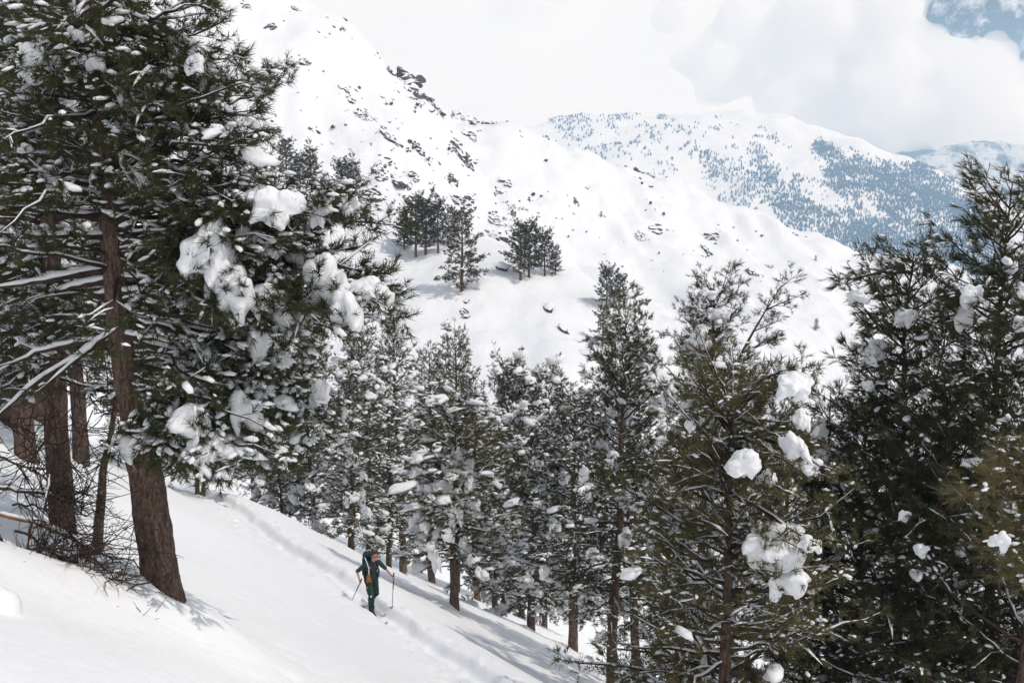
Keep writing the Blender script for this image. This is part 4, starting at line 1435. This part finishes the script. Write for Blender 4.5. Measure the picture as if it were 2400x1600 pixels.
pile_base = ground_at(110, 11.9)
pile = link('dead_branches', None, loc=tuple(pile_base), label='tangle of dead dark branches and bare twigs behind the drift at left', cat='dead branches')
DEAD = [([(-40, 1255, 11.6), (20, 1278, 11.7), (54, 1312, 11.8), (90, 1345, 11.9), (130, 1370, 12.0), (172, 1402, 12.1)], 0.055, 0),
        ([(-40, 1200, 12.2), (0, 1206, 12.2), (85, 1223, 12.3), (163, 1257, 12.4), (218, 1285, 12.5), (252, 1312, 12.5), (313, 1309, 12.5)], 0.030, 1),
        ([(92, 1380, 12.3), (88, 1305, 12.3), (100, 1200, 12.4), (118, 1110, 12.5), (134, 1040, 12.6)], 0.032, 0),
        ([(-30, 1140, 12.6), (60, 1150, 12.6), (140, 1165, 12.7), (200, 1210, 12.8)], 0.026, 0),
        ([(-30, 1290, 11.8), (40, 1330, 11.9), (110, 1390, 12.0)], 0.035, 0),
        ([(40, 1240, 12.0), (130, 1300, 12.0), (220, 1350, 12.0), (300, 1385, 12.0)], 0.018, 0),
        ([(60, 1300, 11.9), (150, 1330, 11.9), (230, 1370, 11.9), (278, 1412, 11.9)], 0.018, 0),
        ([(30, 1180, 12.4), (110, 1190, 12.3), (180, 1260, 12.2), (190, 1330, 12.1)], 0.016, 0),
        ([(-20, 1060, 12.8), (50, 1090, 12.8), (110, 1120, 12.7), (160, 1180, 12.6)], 0.018, 0),
        ([(-20, 1330, 11.6), (50, 1290, 11.7), (120, 1280, 11.8), (190, 1300, 11.9)], 0.014, 0),
        ([(70, 1395, 12.0), (75, 1340, 12.1), (70, 1280, 12.1), (80, 1220, 12.2)], 0.022, 1)]
twp, twr, snp, snr = [], [], [], []
for ptsx, r_, peeled in DEAD:
    c = curve_px(ptsx) - pile_base
    link('branch', mesh('branch', *tubes(c[None], np.linspace(r_, r_ * 0.28, 16)[None], 8), M_BROKEN if peeled else M_TWIG), parent=pile)
    if r_ > 0.02:
        snp.append(c[:12])
        snr.append((r_ * 0.9 + 0.012) * np.sin(np.pi * np.linspace(0.08, 0.95, 12)) ** 0.5 * dr.uniform(0.3, 1.15, 12))
    for _ in range(28 if not peeled else 12):
        i = dr.integers(4, 16)
        d0 = nrm(np.array([dr.uniform(-0.2, 1.0), dr.normal(0, 0.4), dr.normal(0.0, 0.5)]))
        Lt = dr.uniform(0.3, 0.9)
        g = np.linspace(0, 1, 9)[:, None]
        curl = dr.normal(0, 0.45, 3) - np.array([0, 0, 0.25])
        tw = c[i] + d0 * g * Lt + curl * g ** 2 * Lt * 0.6 + dr.normal(0, 0.008, (9, 3))
        twp.append(tw)
        twr.append(np.linspace(0.0105, 0.004, 9))
        for _ in range(4):
            j = dr.integers(2, 9)
            d1 = nrm(d0 + dr.normal(0, 0.6, 3))
            l1 = dr.uniform(0.10, 0.35)
            twp.append(tw[j] + d1 * g * l1 + dr.normal(0, 0.3, 3) * g ** 2 * l1)
            twr.append(np.linspace(0.005, 0.0028, 9))
link('twigs', mesh('twigs', *tubes(np.array(twp)[:, ::2], np.array(twr)[:, ::2], 3), M_TWIG), parent=pile)['kind'] = 'stuff'
sr_ = np.array(snr)
link('snow', mesh('snow', *tubes(np.array(snp), sr_, 7, sr_ * 0.55 + 0.02, 0.8), M_TSNOW), parent=pile)['kind'] = 'stuff'

sn_b = ground_at(230, 16.0)
snag = link('bare_trunk', None, loc=tuple(sn_b), label='thin bare crooked trunk standing between the thick left trunks and the leaning pine', cat='dead tree')
c = curve_px([(229, 1300, 16.0), (232, 1240, 16.0), (238, 1180, 16.0), (238, 1120, 16.0), (248, 1070, 16.1), (262, 1020, 16.1), (270, 940, 16.2), (285, 860, 16.3)], 22, 0.006) - sn_b
c[0, 2] = -0.4
link('trunk', mesh('trunk', *trunk_geo(c, np.linspace(0.088, 0.03, 22), 14, 60, 0.07, 12, 0.1), M_BARK), parent=snag)
tp_, tr_ = [], []
for k in range(18):
    i = dr.integers(7, 22)
    d0 = nrm(np.array([dr.normal(0, 1), dr.normal(0, 0.6), dr.normal(-0.1, 0.4)]))
    g = np.linspace(0, 1, 7)[:, None]
    tp_.append(c[i] + d0 * g * dr.uniform(0.25, 0.8) + np.array([0, 0, -0.2]) * g ** 2)
    tr_.append(np.linspace(0.010, 0.003, 7))
link('twigs', mesh('twigs', *tubes(np.array(tp_), np.array(tr_), 4), M_TWIG), parent=snag)['kind'] = 'stuff'

# bare hanging twigs under the crowns of the left wood
tp_, tr_ = [], []
lw = ground_at(150, 16.3)
for k in range(150):
    s0 = P(dr.uniform(-20, 260), dr.uniform(760, 1120), 15.2 + dr.uniform(-0.6, 0.6))
    d0 = nrm(np.array([dr.normal(0, 0.9), dr.normal(0, 0.4), dr.normal(-0.2, 0.5)]))
    g = np.linspace(0, 1, 9)[:, None]
    Lt = dr.uniform(0.4, 1.3)
    tp_.append(s0 + d0 * g * Lt + dr.normal(0, 0.5, 3) * g ** 2 * Lt + np.array([0, 0, 0.25]) * g ** 2 - lw)
    tr_.append(np.linspace(0.010, 0.0035, 9))
o = link('dead_twigs', mesh('dead_twigs', *tubes(np.array(tp_), np.array(tr_), 4), M_TWIG), parent=LEFT_TREES[0])
o['kind'] = 'stuff'
sc0 = LEFT_TREES[0]
o.matrix_parent_inverse = __import__('mathutils').Matrix.LocRotScale(sc0.location, sc0.rotation_euler, sc0.scale).inverted()
o.location = tuple(lw)

# fallen tree under the right pines
fl_b = ground_at(1600, 30.0)
fl = link('fallen_branch', None, loc=tuple(fl_b), label='fallen bare branches lying in the snow between the dark trunks at the bottom', cat='dead branches')
for ptsx, r_, peeled in [([(1545, 1520, 29.5), (1590, 1540, 29.7), (1660, 1580, 30)], 0.05, 0), ([(1560, 1515, 29.4), (1600, 1530, 29.5), (1640, 1560, 29.6)], 0.04, 1),
                         ([(1600, 1500, 29.5), (1585, 1550, 29.4), (1560, 1590, 29.2)], 0.03, 0), ([(1510, 1530, 29.5), (1550, 1545, 29.6), (1600, 1575, 29.8)], 0.03, 0)]:
    c = curve_px(ptsx, 16, 0.03) - fl_b
    link('branch', mesh('branch', *tubes(c[None], np.linspace(r_, r_ * 0.4, 16)[None], 7), M_BROKEN if peeled else M_TWIG), parent=fl)

# snow-capped stump at the left edge
st_c = P(-12, 1440, 9.7)
V, F = ICO3
V = V * np.array([0.24, 0.24, 0.34]) * (1 + 0.22 * fbm(V * 1.5, 3, 4))[:, None]
stump = link('stump', None, loc=(st_c[0], st_c[1], st_c[2] - 0.05), label='snow-capped stump with a broken brown edge at the left border', cat='stump')
link('snow_cap', mesh('snow_cap', V, F, M_TSNOW), parent=stump)
pts = np.array([(0.10, -0.02, -0.9), (0.12, -0.02, -0.3), (0.17, -0.03, -0.12), (0.19, -0.04, -0.02)])
link('wood', mesh('wood', *trunk_geo(pts, np.array([0.16, 0.13, 0.07, 0.02]), 12, 16, 0.2, 5, 0), M_BROKEN), parent=stump)

# ------------------------------------------------------------------ the ski tourer
def cap(p, q, r1, r2):
    p, q = np.asarray(p, float), np.asarray(q, float)
    n = max(3, int(np.linalg.norm(q - p) / (0.35 * min(r1, r2))) + 2)
    g = np.linspace(0, 1, n)
    V, F = ICO2
    return join([(p + (q - p) * t + V * (r1 + (r2 - r1) * t), F) for t in g])


def rod(p, q, r1, r2):
    p, q = np.asarray(p, float), np.asarray(q, float)
    g = np.array([0, 0.0005, 0.5, 0.9995, 1.0])[:, None]
    return tubes((p + (q - p) * g)[None], np.array([[1e-4, r1, (r1 + r2) / 2, r2, 1e-4]]), 10)


def ell(c, r, tilt=0.0):
    V, F = ICO3
    V = V * np.asarray(r)
    ct, st = math.cos(tilt), math.sin(tilt)
    V = V @ np.array([[1, 0, 0], [0, ct, st], [0, -st, ct]])
    return V + np.asarray(c), F


def fused(name, parts, voxel, mat, smooth=3):
    V, F = join(parts)
    V, F = remesh(V, F, voxel, smooth)
    return mesh(name, V, F, mat)


M_SKIN = simple('skin', (0.44, 0.26, 0.21), 0.55, 30, 0.10)
M_HAIR = simple('hair', (0.045, 0.028, 0.020), 0.6, 60, 0.5, 0.6)
M_SHIRT = simple('shirt_fabric', (0.030, 0.042, 0.050), 0.8, 25, 0.25, 0.3)
M_PANTS = simple('trouser_fabric', (0.015, 0.038, 0.028), 0.75, 14, 0.35, 0.5)
M_BLACK = simple('black_fabric', (0.012, 0.012, 0.014), 0.6, 20, 0.3)
M_PACK = simple('pack_fabric', (0.006, 0.040, 0.060), 0.7, 22, 0.3, 0.4)
M_PACKD = simple('pack_dark', (0.010, 0.026, 0.034), 0.75, 22, 0.3, 0.3)
M_POUCH = simple('pouch_leather', (0.26, 0.12, 0.025), 0.65, 25, 0.4, 0.4)
M_ORANGE = simple('orange_zip', (0.75, 0.16, 0.06), 0.5, 30, 0.1)
M_WHITE = simple('white_print', (0.80, 0.80, 0.80), 0.5, 30, 0.05)
M_LENS = simple('red_lens', (0.35, 0.015, 0.012), 0.12, 30, 0.1, 0, 0.6)
M_LIPS = simple('lips', (0.36, 0.12, 0.10), 0.5, 40, 0.1)
M_SKI = simple('ski_topsheet', (0.42, 0.45, 0.48), 0.35, 8, 0.2)
M_METAL = simple('binding_metal', (0.10, 0.10, 0.11), 0.35, 30, 0.3, 0, 0.5, 0.6)

# where the track passes under the pixel column of his boots
ss = np.linspace(2, 12, 400)
tx_ = T_A[0] + ss * T_U[0] + np.interp(ss, _sg, _tg) * T_N[0]
ty_ = T_A[1] + ss * T_U[1] + np.interp(ss, _sg, _tg) * T_N[1]
tz_ = ground_z(tx_, ty_)
tz_ = np.convolve(np.pad(tz_, 20, mode='edge'), np.ones(41) / 41, 'valid')
pj = proj(np.stack([tx_, ty_, tz_], -1))
k0 = int(np.argmin(np.abs(pj[:, 0] - 871)))
SK = np.array([tx_[k0], ty_[k0], tz_[k0] + 0.03])
k1, k2 = max(0, k0 - 50), min(399, k0 + 50)
fwd = nrm(np.array([tx_[k1] - tx_[k2], ty_[k1] - ty_[k2], tz_[k1] - tz_[k2]]))     # he comes up the track towards the camera
PHI = math.atan2(-fwd[0], fwd[1])
PIT = math.atan2(fwd[2], math.hypot(fwd[0], fwd[1]))
SKZ = 1.0


def at_skier(o):
    o.location = tuple(SK)
    o.rotation_euler = (0, 0, PHI)
    return o


rise = math.tan(PIT)
aR, kR, hR = np.array([0.10, 0.24, 0.14 + 0.24 * rise]), np.array([0.125, 0.30, 0.54]), np.array([0.10, 0.0, 0.95])
aL, kL, hL = np.array([-0.10, -0.30, 0.17 - 0.30 * rise]), np.array([-0.13, 0.04, 0.52]), np.array([-0.10, 0.0, 0.95])
sR, eR, wR = np.array([0.195, 0.10, 1.45]), np.array([0.40, -0.04, 1.24]), np.array([0.40, 0.13, 1.04])
sL, eL, wL = np.array([-0.195, 0.10, 1.45]), np.array([-0.40, 0.10, 1.22]), np.array([-0.50, 0.30, 1.05])
HD = np.array([-0.03, 0.20, 1.69])
hand_R, hand_L = wR + np.array([0.0, 0.065, -0.05]), wL + np.array([-0.035, 0.055, -0.05])
poleR = (hand_R + np.array([-0.02, 0.05, 0.13]), np.array([0.60, -0.34, 0.02]))
poleL = (hand_L + np.array([0.0, 0.02, 0.15]), np.array([-0.50, 0.30, 0.06]))


def hand(w, h, pole, side):
    """Palm and five fingers closed round the pole grip."""
    ax = nrm(pole[0] - pole[1])
    out = nrm(h - w)
    acr = nrm(np.cross(ax, out)) * side
    gp = pole[1] + ax * np.dot(h - pole[1], ax)
    parts = [cap(w, h - out * 0.01, 0.027, 0.032), cap(gp + acr * 0.030 + ax * 0.03, gp + acr * 0.030 - ax * 0.03, 0.019, 0.018)]
    for k, (off, ln) in enumerate(((0.034, 1.0), (0.012, 1.1), (-0.010, 1.05), (-0.031, 0.85))):
        c = gp + ax * off
        a = c + acr * 0.030 + out * 0.010
        b = c + out * 0.031 * ln + acr * 0.008
        d = c - acr * 0.026 * ln + out * 0.014
        e = c - acr * 0.022 * ln - out * 0.012
        parts += [cap(a, b, 0.0095, 0.009), cap(b, d, 0.009, 0.0085), cap(d, e, 0.0085, 0.0075)]
    th0 = gp + acr * 0.022 - out * 0.016 + ax * 0.02
    th1 = gp - out * 0.027 + ax * 0.042
    th2 = gp - acr * 0.018 - out * 0.020 + ax * 0.055
    parts += [cap(th0, th1, 0.011, 0.010), cap(th1, th2, 0.010, 0.0085)]
    return parts


def torso(r):
    return [cap((-0.08, 0.0, 0.98), (0.08, 0.0, 0.98), 0.105 + r, 0.105 + r), cap((0, 0.02, 1.05), (0, 0.07, 1.22), 0.125 + r, 0.13 + r),
            ell((0, 0.09, 1.32), (0.172 + r, 0.125 + r, 0.17 + r), -0.15), cap((-0.13, 0.10, 1.44), (0.13, 0.10, 1.44), 0.070 + r, 0.070 + r)]


body = torso(0.0) + [cap(hR, kR, 0.080, 0.058), cap(kR, aR, 0.056, 0.040), cap(hL, kL, 0.080, 0.058), cap(kL, aL, 0.056, 0.040),
                     cap(aR, aR + np.array([0, 0.14, -0.06]), 0.04, 0.035), cap(aL, aL + np.array([0, 0.14, -0.08]), 0.04, 0.035),
                     cap(sR, eR, 0.052, 0.042), cap(eR, wR, 0.042, 0.028), cap(sL, eL, 0.052, 0.042), cap(eL, wL, 0.042, 0.028),
                     cap((0, 0.12, 1.47), HD - np.array([0, 0.03, 0.07]), 0.062, 0.056),
                     ell(HD + np.array([0, -0.005, 0.03]), (0.076, 0.094, 0.098)), ell(HD + np.array([0, 0.030, -0.045]), (0.062, 0.066, 0.072)),
                     cap(HD + np.array([0, 0.088, 0.012]), HD + np.array([0, 0.112, -0.022]), 0.010, 0.015),
                     cap(HD + np.array([-0.02, 0.086, -0.095]), HD + np.array([0.02, 0.086, -0.095]), 0.018, 0.018),
                     cap(HD + np.array([-0.045, 0.075, 0.03]), HD + np.array([0.045, 0.075, 0.03]), 0.016, 0.016),
                     ell(HD + np.array([0.078, -0.005, -0.01]), (0.012, 0.02, 0.032)), ell(HD + np.array([-0.078, -0.005, -0.01]), (0.012, 0.02, 0.032))]
body += hand(wR, hand_R, poleR, 1) + hand(wL, hand_L, poleL, -1)
person = link('person', fused('person', body, 0.0088, M_SKIN, 2), label='ski tourer in dark tee shirt and green trousers, coming up the track with two poles', cat='person')
at_skier(person)


def wear(name, me):
    return link(name, me, parent=person)


# hair: wavy locks over the skull
hrg = np.random.default_rng(8)
hp = [ell(HD + np.array([0, -0.022, 0.058]), (0.086, 0.098, 0.085))]
for k in range(60):
    a, e = hrg.uniform(0, 2 * np.pi), hrg.uniform(0.05, 1.35)
    d = np.array([math.cos(e) * math.sin(a), -0.1 + math.cos(e) * math.cos(a), math.sin(e)])
    if d[1] > 0.45 and d[2] < 0.45:
        continue
    c = HD + np.array([0, -0.018, 0.035]) + d * np.array([0.086, 0.100, 0.105])
    t = hrg.normal(0, 1, 3)
    hp.append(cap(c, c + nrm(t - d * (t @ d) + 0.4 * d) * 0.045, 0.020, 0.010))
for sx in (-1, 1):
    hp.append(cap(HD + np.array([0.074 * sx, 0.02, 0.03]), HD + np.array([0.072 * sx, 0.015, -0.02]), 0.016, 0.010))
wear('hair', fused('hair', hp, 0.008, M_HAIR, 1))
wear('mouth', mesh('mouth', *cap(HD + np.array([-0.020, 0.094, -0.068]), HD + np.array([0.020, 0.094, -0.068]), 0.008, 0.008), M_LIPS))
gl = [cap(HD + np.array([-0.068, 0.070, 0.004]), HD + np.array([-0.016, 0.099, 0.0]), 0.019, 0.021), cap(HD + np.array([0.016, 0.099, 0.0]), HD + np.array([0.068, 0.070, 0.004]), 0.021, 0.019),
      cap(HD + np.array([-0.016, 0.103, 0.006]), HD + np.array([0.016, 0.103, 0.006]), 0.012, 0.012)]
g = wear('sunglasses', fused('sunglasses', gl, 0.005, M_LENS, 2))
link('temple_arm', mesh('temple_arm', *join([cap(HD + np.array([s * 0.072, 0.065, 0.012]), HD + np.array([s * 0.084, -0.02, 0.008]), 0.006, 0.005) for s in (-1, 1)]), M_BLACK), parent=g)
tee = torso(0.016) + [cap(sR, sR + (eR - sR) * 0.95, 0.074, 0.060), cap(sL, sL + (eL - sL) * 0.95, 0.074, 0.060), cap((0, 0.115, 1.47), (0, 0.125, 1.51), 0.082, 0.072)]
me = fused('shirt', tee, 0.010, M_SHIRT, 3)
wear('shirt', me)
tr = [cap((-0.085, 0, 0.97), (0.085, 0, 0.97), 0.128, 0.128), cap(hR, kR, 0.112, 0.088), cap(kR, aR + np.array([0, 0, 0.06]), 0.088, 0.080), cap(hL, kL, 0.112, 0.088), cap(kL, aL + np.array([0, 0, 0.06]), 0.088, 0.080),
      cap((0, 0.0, 0.90), (0, 0.0, 0.98), 0.10, 0.12)]
V, F = join(tr)
V, F = remesh(V, F, 0.011, 3)
V = V + 0.012 * np.stack([vnoise(V * np.array([9, 9, 14]) + 5 * k, 3) for k in range(3)], -1) + 0.006 * np.stack([vnoise(V * np.array([22, 22, 40]) + 5 * k, 4) for k in range(3)], -1)
wear('trousers', mesh('trousers', V, F, M_PANTS))
wear('belt', fused('belt', [cap((-0.10, 0.01, 1.045), (0.10, 0.01, 1.045), 0.132, 0.132)] + [], 0.014, M_BLACK, 2)).scale = (1, 1.0, 1)
z1 = kR * 0.42 + hR * 0.58
wear('thigh_zip', mesh('thigh_zip', *cap(z1 + np.array([0.108, 0.02, 0.02]), z1 + np.array([0.01, 0.108, 0.0]), 0.011, 0.011), M_ORANGE))
wear('knee_patch', mesh('knee_patch', *ell(kR + np.array([0.045, 0.077, 0.06]), (0.026, 0.010, 0.022)), M_WHITE))
wear('gaiter', fused('gaiter', [cap(aR + np.array([0.012, -0.02, 0.0]), aR + np.array([0.025, 0.0, 0.24]), 0.068, 0.078)], 0.012, M_BLACK, 2))
for nm, a in (('boot', aR), ('boot', aL)):
    lift = 0.05 if a is aL else 0.0
    wear(nm, fused(nm, [cap(a + np.array([0, -0.01, 0.10]), a + np.array([0, 0, -0.03]), 0.072, 0.066), cap(a + np.array([0, -0.05, -0.07 + 0.5 * lift]), a + np.array([0, 0.19, -0.085 - lift * 0.6]), 0.052, 0.046),
                            cap(a + np.array([0, 0.02, -0.03]), a + np.array([0, 0.14, -0.07 - lift * 0.4]), 0.058, 0.046)], 0.010, M_BLACK, 2))

# backpack, worn but lifted off on its own
bp = link('backpack', None, label='teal backpack with a mustard pouch at the hip, worn by the ski tourer', cat='backpack')
at_skier(bp)
V, F = join([cap((-0.09, -0.17, 1.08), (0.09, -0.17, 1.08), 0.105, 0.105), cap((-0.09, -0.14, 1.50), (0.09, -0.14, 1.50), 0.110, 0.110), cap((-0.09, -0.16, 1.1), (-0.09, -0.14, 1.5), 0.112, 0.112),
             cap((0.09, -0.16, 1.1), (0.09, -0.14, 1.5), 0.112, 0.112), cap((0, -0.17, 1.1), (0, -0.15, 1.5), 0.13, 0.13)])
link('sack', mesh('sack', *remesh(V, F, 0.014, 4), M_PACKD), parent=bp)
link('lid', fused('lid', [cap((-0.085, -0.11, 1.66), (0.085, -0.11, 1.66), 0.098, 0.098), cap((-0.08, -0.14, 1.60), (0.08, -0.14, 1.60), 0.11, 0.11)], 0.013, M_PACK, 4), parent=bp)
for s in (1, -1):
    g = np.array([(0.13 * s, -0.07, 1.53), (0.125 * s, 0.03, 1.555), (0.122 * s, 0.15, 1.52), (0.125 * s, 0.232, 1.40), (0.145 * s, 0.225, 1.26), (0.175 * s, 0.12, 1.14), (0.165 * s, -0.05, 1.08)])
    q = np.linspace(0, 6, 28)
    pth = np.stack([np.interp(q, np.arange(7), g[:, k]) for k in range(3)], -1)
    for _ in range(3):
        pth[1:-1] = (pth[:-2] + 2 * pth[1:-1] + pth[2:]) / 4
    st = link('shoulder_strap', mesh('shoulder_strap', *tubes(pth[None], np.full((1, 28), 0.030), 10, 0, 0.6), M_PACKD), parent=bp)
    link('buckle', mesh('buckle', *ell((0.135 * s, 0.262 if s < 0 else 0.255, 1.395), (0.014, 0.008, 0.014)), M_WHITE), parent=st)
    if s < 0:
        link('buckle', mesh('buckle', *ell((-0.128, 0.262, 1.345), (0.024, 0.007, 0.007)), M_WHITE), parent=st)
        link('buckle', mesh('buckle', *ell((-0.100, 0.262, 1.285), (0.008, 0.007, 0.014)), M_WHITE), parent=st)
    lp = np.array([(0.19 * s, 0.10, 1.16), (0.225 * s, 0.06, 1.10), (0.225 * s, 0.05, 1.00), (0.215 * s, 0.05, 0.93)])
    link('loose_strap', mesh('loose_strap', *tubes(lp[None], np.full((1, 4), 0.009), 6), M_BLACK if s > 0 else M_PACKD), parent=bp)
q = np.linspace(0, 4, 20)
g = np.array([(0.165, -0.02, 1.60), (0.175, 0.06, 1.575), (0.168, 0.18, 1.46), (0.160, 0.245, 1.34), (0.165, 0.235, 1.21)])
pth = np.stack([np.interp(q, np.arange(5), g[:, k]) for k in range(3)], -1)
link('drinking_tube', mesh('drinking_tube', *tubes(pth[None], np.full((1, 20), 0.012), 8), M_WHITE), parent=bp)
link('chest_strap', mesh('chest_strap', *tubes(np.array([[(-0.12, 0.245, 1.31), (-0.05, 0.268, 1.30), (0.05, 0.268, 1.30), (0.13, 0.245, 1.31)]]), np.full((1, 4), 0.013), 8), M_PACKD), parent=bp)
link('pouch', fused('pouch', [cap((0.14, 0.16, 1.14), (0.15, 0.17, 1.03), 0.055, 0.062), cap((0.12, 0.17, 1.02), (0.17, 0.17, 0.97), 0.052, 0.048), cap((0.10, 0.19, 1.0), (0.09, 0.19, 0.95), 0.03, 0.028)], 0.011, M_POUCH, 2), parent=bp)

# poles
for (pp_, hnd, lab) in ((poleR, 'R', 'ski pole in the hand by the mustard pouch, basket resting on the snow'), (poleL, 'L', 'upright ski pole planted beside the trench by the other hand')):
    o = link('ski_pole', None, label=lab, cat='ski pole', group='ski poles of the tourer')
    at_skier(o)
    a, b = pp_
    ax = nrm(b - a)
    link('shaft', mesh('shaft', *rod(a + ax * 0.1, b, 0.0105, 0.008), M_BLACK), parent=o)
    link('grip', mesh('grip', *join([rod(a, a + ax * 0.20, 0.020, 0.016), rod(a + ax * 0.22, a + ax * 0.48, 0.0165, 0.0145)]), M_BLACK), parent=o)
    ring = np.array([[np.array([math.cos(t) * 0.045, math.sin(t) * 0.045, 0]) for t in np.linspace(0, 2 * np.pi, 17)]]) + (b - ax * 0.05)
    link('basket', mesh('basket', *tubes(ring, np.full((1, 17), 0.010), 6), M_METAL), parent=o)

# skis
def ski_mesh():
    Ls, n = 1.72, 44
    y = np.linspace(-0.72, 1.0, n)
    u = (y + 0.72) / Ls
    w = 0.048 + 0.010 * (2 * u - 1) ** 2
    w = w * np.sqrt(np.clip(1 - np.clip((u - 0.90) / 0.10, 0, 1) ** 2, 0.02, 1)) * np.sqrt(np.clip(1 - np.clip((0.05 - u) / 0.05, 0, 1) ** 2, 0.15, 1))
    z = 0.17 * np.clip((u - 0.86) / 0.14, 0, 1) ** 2 + 0.03 * np.clip((0.06 - u) / 0.06, 0, 1) ** 2
    V = np.concatenate([np.stack([sx * w, y, z + dz], -1) for sx, dz in ((-1, 0), (1, 0), (1, 0.016), (-1, 0.016))])
    F = []
    for k in range(4):
        a, b = k * n, ((k + 1) % 4) * n
        F += [(a + i, b + i, b + i + 1, a + i + 1) for i in range(n - 1)]
    F += [(0, n, 2 * n, 3 * n), (n - 1, 4 * n - 1, 3 * n - 1, 2 * n - 1)]
    return mesh('ski', V, np.array(F), M_SKI, False)


me = ski_mesh()
for (a, lab) in ((aR, 'grey touring ski under the forward boot'), (aL, 'grey touring ski under the rear boot, its tail on the trench edge')):
    o = link('ski', me, label=lab, cat='ski', group='skis of the tourer')
    off = np.array([math.cos(PHI) * a[0] - math.sin(PHI) * (a[1] + 0.06), math.sin(PHI) * a[0] + math.cos(PHI) * (a[1] + 0.06)])
    o.location = (SK[0] + off[0], SK[1] + off[1], SK[2] + (a[1] + 0.06) * rise - 0.01)
    o.rotation_euler = (PIT, 0, PHI)
    link('binding', mesh('binding', *join([ell((0, 0.12, 0.030), (0.032, 0.05, 0.022)), ell((0, -0.14, 0.030), (0.034, 0.05, 0.024))]), M_METAL), parent=o)

# ------------------------------------------------------------------ bank of cloud in front of the distant peak
m, n, l, out = material('cloud_vapour')
vs = n.new('ShaderNodeVolumeScatter')
vs.inputs['Color'].default_value = (1.0, 1.0, 1.0, 1)
vs.inputs['Density'].default_value = 0.010
vs.inputs['Anisotropy'].default_value = 0.2
l.new(vs.outputs['Volume'], out.inputs['Volume'])
cr = np.random.default_rng(14)
parts = []
PUFF = [(2040, 30, 120), (2080, -80, 110), (2085, 15, 62), (2110, 110, 66), (2100, -120, 60), (2060, 200, 110), (2160, 130, 52), (2200, 190, 80), (2232, 158, 56), (2285, 145, 56), (2316, 122, 48), (2330, 96, 32), (2346, 150, 46),
        (2372, 205, 54), (2420, 230, 80), (2300, 220, 100), (2390, 300, 90), (2150, 270, 90), (2260, 290, 90), (2480, 260, 90), (1960, 110, 100), (1980, 250, 90), (2090, 300, 70), (1900, 20, 90), (1880, 170, 80), (1800, 90, 80), (1820, 230, 60), (1720, 40, 60), (1700, 180, 66), (1900, 280, 60), (1620, 120, 50), (1760, -60, 70), (1560, 30, 44)]
for (px, py, r) in PUFF:
    c = P(px, py, 5800 + cr.uniform(-150, 260))
    rr = r / px_per_m(c)
    V, F = ICO3
    parts.append((c + V * rr * np.array([1, 1.1, 1]), F))
    for k in range(12):
        d = nrm(cr.normal(0, 1, 3))
        parts.append((c + d * rr * 0.86 + V * rr * cr.uniform(0.14, 0.26), F))
V, F = join(parts)
c0 = V.mean(0)
V, F = remesh((V - c0) / 130, F, 0.15, 2)
V = V + 0.42 * np.stack([fbm(V * 0.8 + 7 * k, 5, 90 + k, 0.6) for k in range(3)], -1)
V, F = remesh(V, F, 0.19, 1)
link('cloud', mesh('cloud', V * 130 + c0, F, m), kind='stuff')
# ------------------------------------------------------------------ air
m, n, l, out = material('haze_air')
pv = n.new('ShaderNodeVolumePrincipled')
pv.inputs['Color'].default_value = (0.45, 0.70, 1.0, 1)
pv.inputs['Absorption Color'].default_value = (1, 1, 1, 1)
pv.inputs['Density'].default_value = 0.00020
pv.inputs['Anisotropy'].default_value = 0.0
l.new(pv.outputs['Volume'], out.inputs['Volume'])
hv = np.array([(x, y, z) for x in (-4600, 4600) for y in (-600, 4860) for z in (-345, 700)], float)
hf = np.array([(0, 1, 3, 2), (4, 6, 7, 5), (0, 4, 5, 1), (2, 3, 7, 6), (0, 2, 6, 4), (1, 5, 7, 3)])
link('haze', mesh('haze', hv, hf, m, False), kind='stuff')
